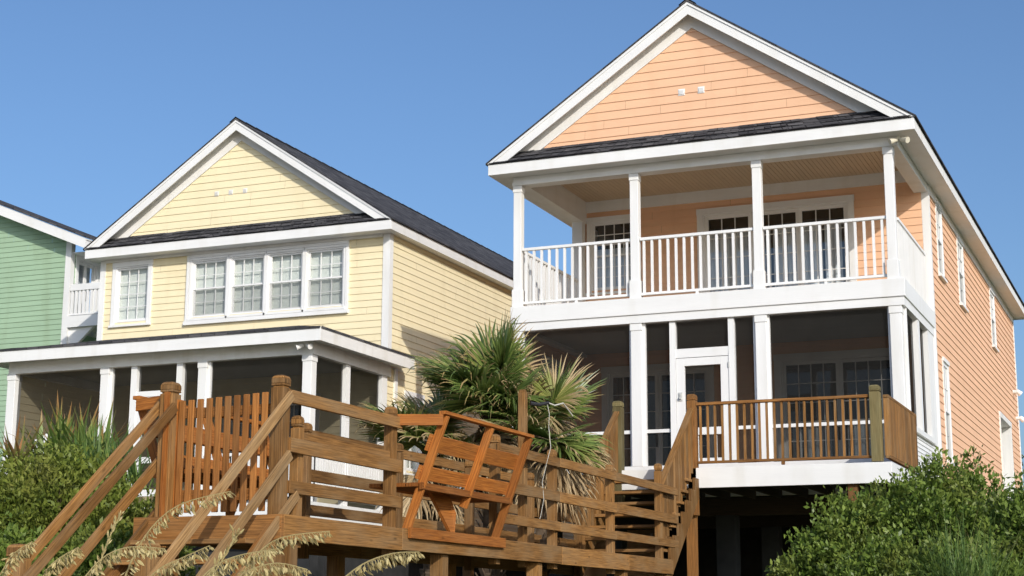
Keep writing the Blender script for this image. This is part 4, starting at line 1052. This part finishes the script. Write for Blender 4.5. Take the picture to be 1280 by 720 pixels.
def blades(mb, c, n, L, W, spread, droop, elev=(20, 85), seg=6):
    """sword leaves from one heart"""
    for k in range(n):
        az = random.uniform(0, 2*math.pi); el = math.radians(random.uniform(*elev))
        d = V((math.cos(az)*math.cos(el), math.sin(az)*math.cos(el), math.sin(el))); l = L*random.uniform(.6, 1.1)
        p = V(c)+V((random.gauss(0, spread), random.gauss(0, spread), random.uniform(-.05, .05)))
        x = random.random(); w = W*random.uniform(.7, 1.2); pv = None; dr = droop*random.uniform(.3, 1.4)
        sd0 = d.cross(V((0, 0, 1))); sd0 = sd0.normalized() if sd0.length > .05 else V((1, 0, 0))
        for i in range(seg+1):
            f = i/seg; ww = w*(1-f**1.6)*(.6+.8*f if f < .5 else 1)
            a, b, mdl = p-sd0*ww/2, p+sd0*ww/2, p+V((0, 0, -.15*ww))
            if pv:
                v0, v1 = (i-1)/seg, f
                mb.poly((pv[0], pv[2], mdl, a), ((x, v0), (x, v0), (x, v1), (x, v1))); mb.poly((pv[2], pv[1], b, mdl), ((x, v0), (x, v0), (x, v1), (x, v1)))
            pv = (a, b, mdl)
            p = p+d*(l/seg); d = (d+V((0, 0, -dr/seg))).normalized()
def spiky(loc, label, hearts, mat, cat='plant', name='spiky_plant', **kw):
    t = thing(name, loc, label, cat, kw.pop('group', None)); mb = MB()
    for c, n, L in hearts: blades(mb, c, n, L, kw.get('W', .04), kw.get('spread', .06), kw.get('droop', .5), kw.get('elev', (20, 85)))
    mb.build('blades', mat, t); 
    st = MB(); st.tube([loc, V(loc).lerp(V(hearts[0][0]), .5)+V((.05, 0, 0)), hearts[0][0]], [.09, .08, .06], 8); st.build('stem', 'bark', t)
    return t
spiky((-12.3, 16.2, G0), 'clump of long green sword leaves with brown tips before the yellow porch', [((-12.75, 16.2, 3.36), 60, .95), ((-12.4, 16.1, 3.36), 60, .86), ((-13.05, 16.4, 3.32), 45, .95)], 'blade', droop=.45, W=.085, elev=(20, 84), spread=.12)
spiky((-11.2, 15.2, G0), 'smaller clump of fine green blades beside the far bench', [((-11.45, 15.3, 3.15), 70, .8), ((-11.1, 15.3, 3.05), 55, .75), ((-11.7, 15.5, 3.2), 50, .85)], 'tuft', droop=.5, W=.035, elev=(15, 85), spread=.14)
spiky((-12.2, 14.6, G0), 'brownish spiky plant at the left edge above the yellow green bush', [((-12.1, 14.5, 3.25), 60, .65)], 'blade_brown', droop=.3, W=.045, elev=(-5, 70))
spiky((-2.2, 17.0, G0), 'tuft of long dune grass in front of the right shrubs', [((-2.25, 17.0, 1.75), 170, 1.1), ((-2.0, 17.0, 1.7), 90, 1.0)], 'tuft', cat='grass tuft', name='grass_tuft', droop=.55, W=.012, elev=(35, 85), spread=.10)

# ---------------------------------------------------------- fan palm
def fan(palm, direction, petiole, R, mat, start, nseg=36, sweep=215, droop=.35):
    mb = MB(); d = V(direction).normalized(); up = V((0, 0, 1))
    p = V(start); path = [p.copy()]; dd = d.copy()
    for i in range(4):
        p = p+dd*(petiole/4); dd = (dd+V((0, 0, -droop*.12))).normalized(); path.append(p.copy())
    mb.tube(path, [.022, .018, .015, .012, .010], 5)
    hub = p; sd = dd.cross(up); sd = sd.normalized() if sd.length > .1 else V((1, 0, 0)); nrm = sd.cross(dd).normalized()
    tilt = random.uniform(-.6, .6); sd = (sd*math.cos(tilt)+nrm*math.sin(tilt)).normalized(); nrm = sd.cross(dd).normalized()
    fold = random.uniform(.15, .5)      # the blade is creased along its rib
    for k in range(nseg):
        th = math.radians(-sweep/2+sweep*(k+.5)/nseg+random.uniform(-2.5, 2.5))
        dirn = (dd*math.cos(th)+sd*math.sin(th)+nrm*fold*abs(math.sin(th))).normalized()
        l = R*(1-.34*(abs(th)/math.radians(sweep/2))**1.5)*random.uniform(.86, 1.08); w = .052*R/.9
        q = hub.copy(); pv = None; x = random.random(); ns = 7; snap = random.random() < .12
        for i in range(ns+1):
            f = i/ns
            ww = w*(.35+1.6*f) if f < .42 else w*1.02*max(0, 1-(f-.42)/.58)**.75
            side = dirn.cross(nrm); side = side.normalized() if side.length > .05 else sd
            a, b, c = q-side*ww/2, q+side*ww/2, q+nrm*ww*.32
            if pv:
                v0, v1 = (i-1)/ns, f
                mb.poly((pv[0], pv[2], c, a), ((x, v0), (x, v0), (x, v1), (x, v1))); mb.poly((pv[2], pv[1], b, c), ((x, v0), (x, v0), (x, v1), (x, v1)))
            pv = (a, b, c); q = q+dirn*(l/ns)
            g = droop*(.05 if f < .45 else .34)*random.uniform(.5, 1.6)
            if snap and f > .5: g += .7
            dirn = (dirn+V((random.gauss(0, .02), random.gauss(0, .02), -g))).normalized()
    return mb.build('frond', mat, palm)
def fan_palm(base, heart, label, n, R, elev, worn=.15, dead=12, tr=.15, seed=1):
    palm = thing('fan_palm', base, label, 'palm tree', 'fan palms beside the boardwalk'); random.seed(seed); rp = random.Random(seed)
    b, h = V(base), V(heart); mb = MB(); mb.tube([b-V((0, 0, .2)), b.lerp(h, .4)+V((.03, 0, 0)), b.lerp(h, .75), h], [tr*1.1, tr, tr, tr*.8], 12)
    for k in range(110):
        c = b.lerp(h, random.uniform(.1, .97)); a = random.uniform(0, 2*math.pi); d = V((math.cos(a), math.sin(a), 0)); p = c+d*tr*.85
        mb.beam(p, p+d*.10+V((0, 0, .17)), .07, .02, d.cross(V((0, 0, 1))))
    mb.build('trunk', 'palm_trunk', palm)
    for k in range(n):
        az = k*2.399+rp.uniform(-.35, .35); el = math.radians(elev[0]+(elev[1]-elev[0])*((k*.618+.1) % 1))
        d = V((math.cos(az)*math.cos(el), math.sin(az)*math.cos(el), math.sin(el))); low = el < math.radians(2)
        fan(palm, d, rp.uniform(.35, .62), R*rp.uniform(.82, 1.05), 'palm_worn' if (low and rp.random() < .6) or rp.random() < worn else 'palm_leaf', h+V((0, 0, rp.uniform(-.22, .05))), droop=rp.uniform(.25, .55)+(.25 if low else 0))
    for k in range(dead):
        az = k*2.399+rp.uniform(-.2, .2); d = V((math.cos(az), math.sin(az), rp.uniform(-1.1, -.25)))
        fan(palm, d, rp.uniform(.3, .55), R*rp.uniform(.65, .9), 'palm_dead', h+V((0, 0, rp.uniform(-.65, -.2))), nseg=26, sweep=180, droop=1.3)
    return palm
fan_palm((-9.45, 21.6, G0), (-9.35, 21.6, 4.72), 'tallest bushy green fan palm, between the yellow and peach houses', 40, 1.0, (-15, 84), worn=.06, seed=21)
fan_palm((-8.65, 21.35, G0), (-8.45, 21.2, 4.20), 'fan palm with drooping fronds behind the tall thin post, right of the tallest palm', 22, .90, (-15, 68), worn=.22, dead=10, tr=.12, seed=4)
fan_palm((-10.3, 21.4, G0), (-10.25, 21.3, 4.15), 'smaller fan palm with brown tips in front of the yellow side wall', 22, .95, (-15, 72), worn=.12, dead=8, tr=.11, seed=9)

# ---------------------------------------------------------- sea oats
OATS = {'a': [(-5.122, 7.0, 1.752), (-4.99, 7.0, 2.006), (-4.794, 7.0, 2.164), (-4.482, 7.0, 2.229)], 'b': [(-4.569, 7.2, 1.754), (-4.452, 7.2, 1.91), (-4.296, 7.2, 2.005), (-4.019, 7.2, 2.032)],
 'c': [(-3.775, 6.8, 1.744), (-3.621, 6.8, 1.85), (-3.463, 6.8, 1.9), (-3.323, 6.8, 1.905)], 'd': [(-6.292, 7.4, 1.742), (-6.192, 7.4, 1.897), (-6.12, 7.4, 1.971), (-6.024, 7.4, 2.019)],
 'e': [(-5.815, 7.2, 1.759), (-5.733, 7.2, 1.873), (-5.643, 7.2, 1.932), (-5.551, 7.2, 1.973)], 'f': [(-5.508, 7.3, 1.76), (-5.467, 7.3, 1.929), (-5.412, 7.3, 2.057), (-5.361, 7.3, 2.15)],
 'g': [(-5.102, 6.6, 1.725), (-4.955, 6.6, 1.879), (-4.795, 6.6, 1.938), (-4.582, 6.6, 1.928)], 'h': [(-4.96, 6.9, 1.73), (-4.823, 6.9, 1.84), (-4.693, 6.9, 1.894), (-4.527, 6.9, 1.955)],
 'i': [(-4.305, 6.4, 1.72), (-4.168, 6.4, 1.835), (-4.034, 6.4, 1.884), (-3.833, 6.4, 1.91)], 'j': [(-4.357, 6.7, 1.706), (-4.197, 6.7, 1.814), (-4.023, 6.7, 1.858), (-3.854, 6.7, 1.827)],
 'k': [(-4.936, 6.2, 1.7), (-4.785, 6.2, 1.805), (-4.631, 6.2, 1.84), (-4.454, 6.2, 1.817)], 'l': [(-4.34, 6.2, 1.699), (-4.259, 6.2, 1.78), (-4.155, 6.2, 1.814), (-4.008, 6.2, 1.813)],
 'm': [(-4.945, 7.5, 1.761), (-4.85, 7.5, 1.887), (-4.78, 7.5, 1.992), (-4.747, 7.5, 2.043)]}
OLAB = {'a': 'tallest nodding sea oat stalk in front of the stair rails', 'b': 'arching sea oat stalk before the corner post below the gate', 'c': 'sea oat head at the dark gap under the boardwalk, farthest right', 'd': 'sea oat stalk at the far left bottom corner',
 'e': 'sea oat stalk across the foot of the left stair rail', 'f': 'upright slim sea oat stalk between the stair rails', 'g': 'drooping sea oat head beside the upright slim stalk', 'h': 'sea oat head low before the right stair rails',
 'i': 'sea oat head hanging before the short support post', 'j': 'low drooping sea oat head between the support post and the dark gap', 'k': 'low sea oat head at the bottom edge, left of the stair', 'l': 'small sea oat head at the bottom edge below the right stair rails', 'm': 'sea oat tip leaning against the lower stair rail'}
def bez(p, t):
    # Catmull-Rom through the 4 points plus a stem base
    n = len(p)-1; s = min(int(t*n), n-1); f = t*n-s
    P = [p[max(s-1, 0)], p[s], p[s+1], p[min(s+2, n)]]
    return .5*((2*P[1])+(P[2]-P[0])*f+(2*P[0]-5*P[1]+4*P[2]-P[3])*f*f+(3*P[1]-P[0]-3*P[2]+P[3])*f**3)
random.seed(5)
for key, pts in OATS.items():
    if key in 'kl': continue
    p = [V(q) for q in pts]; head0 = p[0]; base = V((p[0].x-.12, p[0].y+.05, .55)); slim = key in 'fm'
    t = thing('sea_oat', base, OLAB[key], 'grass', 'sea oats in the foreground')
    path = [base, base.lerp(head0, .55)+V((-.03, 0, 0)), *[bez(p, k/12) for k in range(13)]]
    mb = MB(); mb.tube(path, [.006, .005]+[.004-.002*k/12 for k in range(13)], 5); mb.build('stem', 'oat', t)
    mb = MB(); ns = 58 if not slim else 36
    for k in range(ns):
        f = .10+.90*k/(ns-1); c = bez(p, f); tg = (bez(p, min(f+.02, 1))-bez(p, f-.02)).normalized()
        for s_ in range(2 if not slim else 1):
            sway = V((random.gauss(0, .35), random.gauss(0, .5), 0)); hang = (V((0, 0, -1))*(.9 if not slim else -.4)+tg*(.55 if not slim else .9)+sway).normalized()
            st = random.uniform(.012, .035)*(1 if f < .9 else .4); q = c+hang*st; L_ = random.uniform(.026, .052)*(1-.35*(f > .88)); W_ = L_*.34
            mb.tube([c, q], [.0012, .001], 3)
            sd = hang.cross(V((random.gauss(0, 1), random.gauss(0, 1), random.gauss(0, .4)))).normalized(); nm = sd.cross(hang); x = random.random()
            prof = ((0, .15), (.3, 1), (.65, .8), (1, .05)); pv = None
            for (ff, wf) in prof:
                m_ = q+hang*L_*ff; a, b, n1, n2 = m_-sd*W_*wf/2, m_+sd*W_*wf/2, m_+nm*W_*wf*.2, m_-nm*W_*wf*.2; cur = (a, n1, b, n2)
                if pv:
                    for i in range(4): mb.poly((pv[i], pv[(i+1) % 4], cur[(i+1) % 4], cur[i]), ((x, .2), (x, .2), (x, .8), (x, .8)))
                pv = cur
    mb.build('seed_head', 'oat', t)
    mb = MB(); blades(mb, base, 9, 1.15, .012, .03, .5, (45, 82)); mb.build('blades', 'tuft', t)

# ---------------------------------------------------------- far tree at the right edge
ft = thing('tree', (-4.2, 62, 0.4), 'dark green tree far behind the peach house at the right edge', 'tree')
mb = MB(); mb.tube([(-4.2, 62, .4), (-4.15, 62, 3), (-4.2, 62, 6.5)], [.22, .18, .07], 8)
for k in range(24):
    z = random.uniform(2.5, 6); a = random.uniform(0, 6.3); mb.tube([(-4.2, 62, z), (-4.2+math.cos(a)*.9, 62+math.sin(a)*.9, z+.6), (-4.2+math.cos(a)*1.7, 62+math.sin(a)*1.7, z+.8)], [.06, .04, .015], 5)
mb.build('trunk', 'bark', ft)
pp = []; 
for k in range(60):
    d = RNG.normal(size=3); d /= np.linalg.norm(d); c = np.array([-4.2, 62, 5.3])+d*np.array([2.0, 2.0, 2.7])*RNG.uniform(.4, 1)
    pp.append(c+RNG.normal(size=(60, 3))*.28)
pp = np.concatenate(pp); leaf_cloud(pp, RNG.normal(size=pp.shape)+np.array([0, 0, .4]), .16, .07, 'crown', M['far_tree'], ft)

# ================================================================== GROUND
m, nt, out = newmat('dune_sand'); b = nd(nt, 'ShaderNodeBsdfPrincipled'); b.inputs['Roughness'].default_value = .95; b.inputs['Specular IOR Level'].default_value = .1
tc = nd(nt, 'ShaderNodeTexCoord'); n1 = nd(nt, 'ShaderNodeTexNoise'); n1.inputs['Scale'].default_value = .8; n1.inputs['Detail'].default_value = 8
nt.links.new(tc.outputs['Object'], n1.inputs['Vector'])
cr = nd(nt, 'ShaderNodeValToRGB'); cr.color_ramp.elements[0].color = (.42, .36, .27, 1); cr.color_ramp.elements[1].color = (.60, .53, .42, 1)
nt.links.new(n1.outputs['Fac'], cr.inputs['Fac']); sx = nd(nt, 'ShaderNodeSeparateXYZ'); nt.links.new(tc.outputs['Object'], sx.inputs[0])
def ramp(o, a, b_):
    r = nd(nt, 'ShaderNodeMapRange'); r.inputs['From Min'].default_value = a; r.inputs['From Max'].default_value = b_; nt.links.new(o, r.inputs['Value']); return r.outputs[0]
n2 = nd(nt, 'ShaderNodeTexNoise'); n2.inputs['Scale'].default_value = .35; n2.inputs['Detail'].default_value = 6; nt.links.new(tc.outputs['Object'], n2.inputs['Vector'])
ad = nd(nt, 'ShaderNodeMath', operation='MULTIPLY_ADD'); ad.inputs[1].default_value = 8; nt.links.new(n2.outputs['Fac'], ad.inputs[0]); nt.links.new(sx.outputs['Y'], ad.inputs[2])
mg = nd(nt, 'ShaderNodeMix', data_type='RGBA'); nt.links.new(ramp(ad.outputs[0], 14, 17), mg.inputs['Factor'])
nt.links.new(cr.outputs['Color'], mg.inputs['A']); mg.inputs['B'].default_value = (.10, .105, .045, 1)  # dark green zone cuts bounce; underside shade put into the ground colour
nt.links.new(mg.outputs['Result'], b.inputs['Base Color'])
bp = nd(nt, 'ShaderNodeBump'); bp.inputs['Distance'].default_value = .05; nt.links.new(n1.outputs['Fac'], bp.inputs['Height']); nt.links.new(bp.outputs['Normal'], b.inputs['Normal'])
nt.links.new(b.outputs[0], out.inputs['Surface']); M['sand'] = m
def axis(c0, c1, s, far):
    a = list(np.arange(c0, c1+.01, s)); return np.array([c0-far, c0-far*.4, c0-far*.15, c0-far*.05]+a+[c1+far*.05, c1+far*.15, c1+far*.4, c1+far])
xs = axis(-40, 15, 1.0, 3000); ys = axis(-10, 60, 1.0, 3000)
def gz(x, y):
    t = min(max((y-5)/7, 0), 1); t = t*t*(3-2*t); r = .05*math.sin(x*.7+y*.3)+.05*math.sin(y*.9-x*.4)
    return t*.95+r*t
vs = [(x, y, gz(x, y)) for y in ys for x in xs]; nx = len(xs)
fs = [(j*nx+i, j*nx+i+1, (j+1)*nx+i+1, (j+1)*nx+i) for j in range(len(ys)-1) for i in range(nx-1)]
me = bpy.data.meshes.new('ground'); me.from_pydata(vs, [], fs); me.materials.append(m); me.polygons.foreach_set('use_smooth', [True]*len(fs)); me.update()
g = bpy.data.objects.new('ground', me); COL.objects.link(g); tag(g, 'sandy dune ground, coloured dark green under the houses and boardwalk to deepen their shade', 'ground', kind='structure')

# ================================================================== LIGHT, SKY, CAMERA
AZ, EL = math.radians(45), math.radians(24.5)     # azimuth from the facade normal (-Y) towards +X
sdir = V((math.sin(AZ)*math.cos(EL), -math.cos(AZ)*math.cos(EL), math.sin(EL)))
sun = bpy.data.lights.new('sun', 'SUN'); sun.energy = 3.45; sun.angle = math.radians(.55); sun.color = (1.0, .94, .85)
so = bpy.data.objects.new('sun', sun); COL.objects.link(so); so.rotation_euler = sdir.to_track_quat('Z', 'Y').to_euler()
w = bpy.data.worlds.new('World'); scene.world = w; w.use_nodes = True; nt = w.node_tree; nt.nodes.clear()
wo = nt.nodes.new('ShaderNodeOutputWorld'); bg = nt.nodes.new('ShaderNodeBackground'); sk = nt.nodes.new('ShaderNodeTexSky')
sk.sky_type = 'NISHITA'; sk.sun_disc = False; sk.sun_elevation = EL; sk.sun_rotation = math.atan2(sdir.x, sdir.y)
sk.altitude = 0; sk.air_density = 1.0; sk.dust_density = 2.6; sk.ozone_density = 5.8
bg.inputs['Strength'].default_value = .15
nt.links.new(sk.outputs['Color'], bg.inputs['Color']); nt.links.new(bg.outputs[0], wo.inputs['Surface'])

cam = bpy.data.cameras.new('camera'); co = bpy.data.objects.new('camera', cam); COL.objects.link(co)
yaw, pt, ro = math.radians(22.841), math.radians(11.588), math.radians(.233)
fwd = V((-math.sin(yaw)*math.cos(pt), math.cos(yaw)*math.cos(pt), math.sin(pt))); R0 = V((math.cos(yaw), math.sin(yaw), 0)); U0 = R0.cross(fwd)
R1 = R0*math.cos(ro)+U0*math.sin(ro); U1 = U0*math.cos(ro)-R0*math.sin(ro)
mt = Matrix(((R1.x, U1.x, -fwd.x, 0), (R1.y, U1.y, -fwd.y, 0), (R1.z, U1.z, -fwd.z, 1.6), (0, 0, 0, 1)))
co.matrix_world = mt
cam.sensor_width = 36; cam.lens = 2023.529*36/1280; cam.clip_end = 10000; cam.clip_start = .1
scene.camera = co
scene.view_settings.view_transform = 'Standard'; scene.view_settings.look = 'None'; scene.view_settings.exposure = 0; scene.view_settings.gamma = 1
scene.view_settings.use_curve_mapping = False
scene.cycles.max_bounces = 8; scene.cycles.transparent_max_bounces = 16
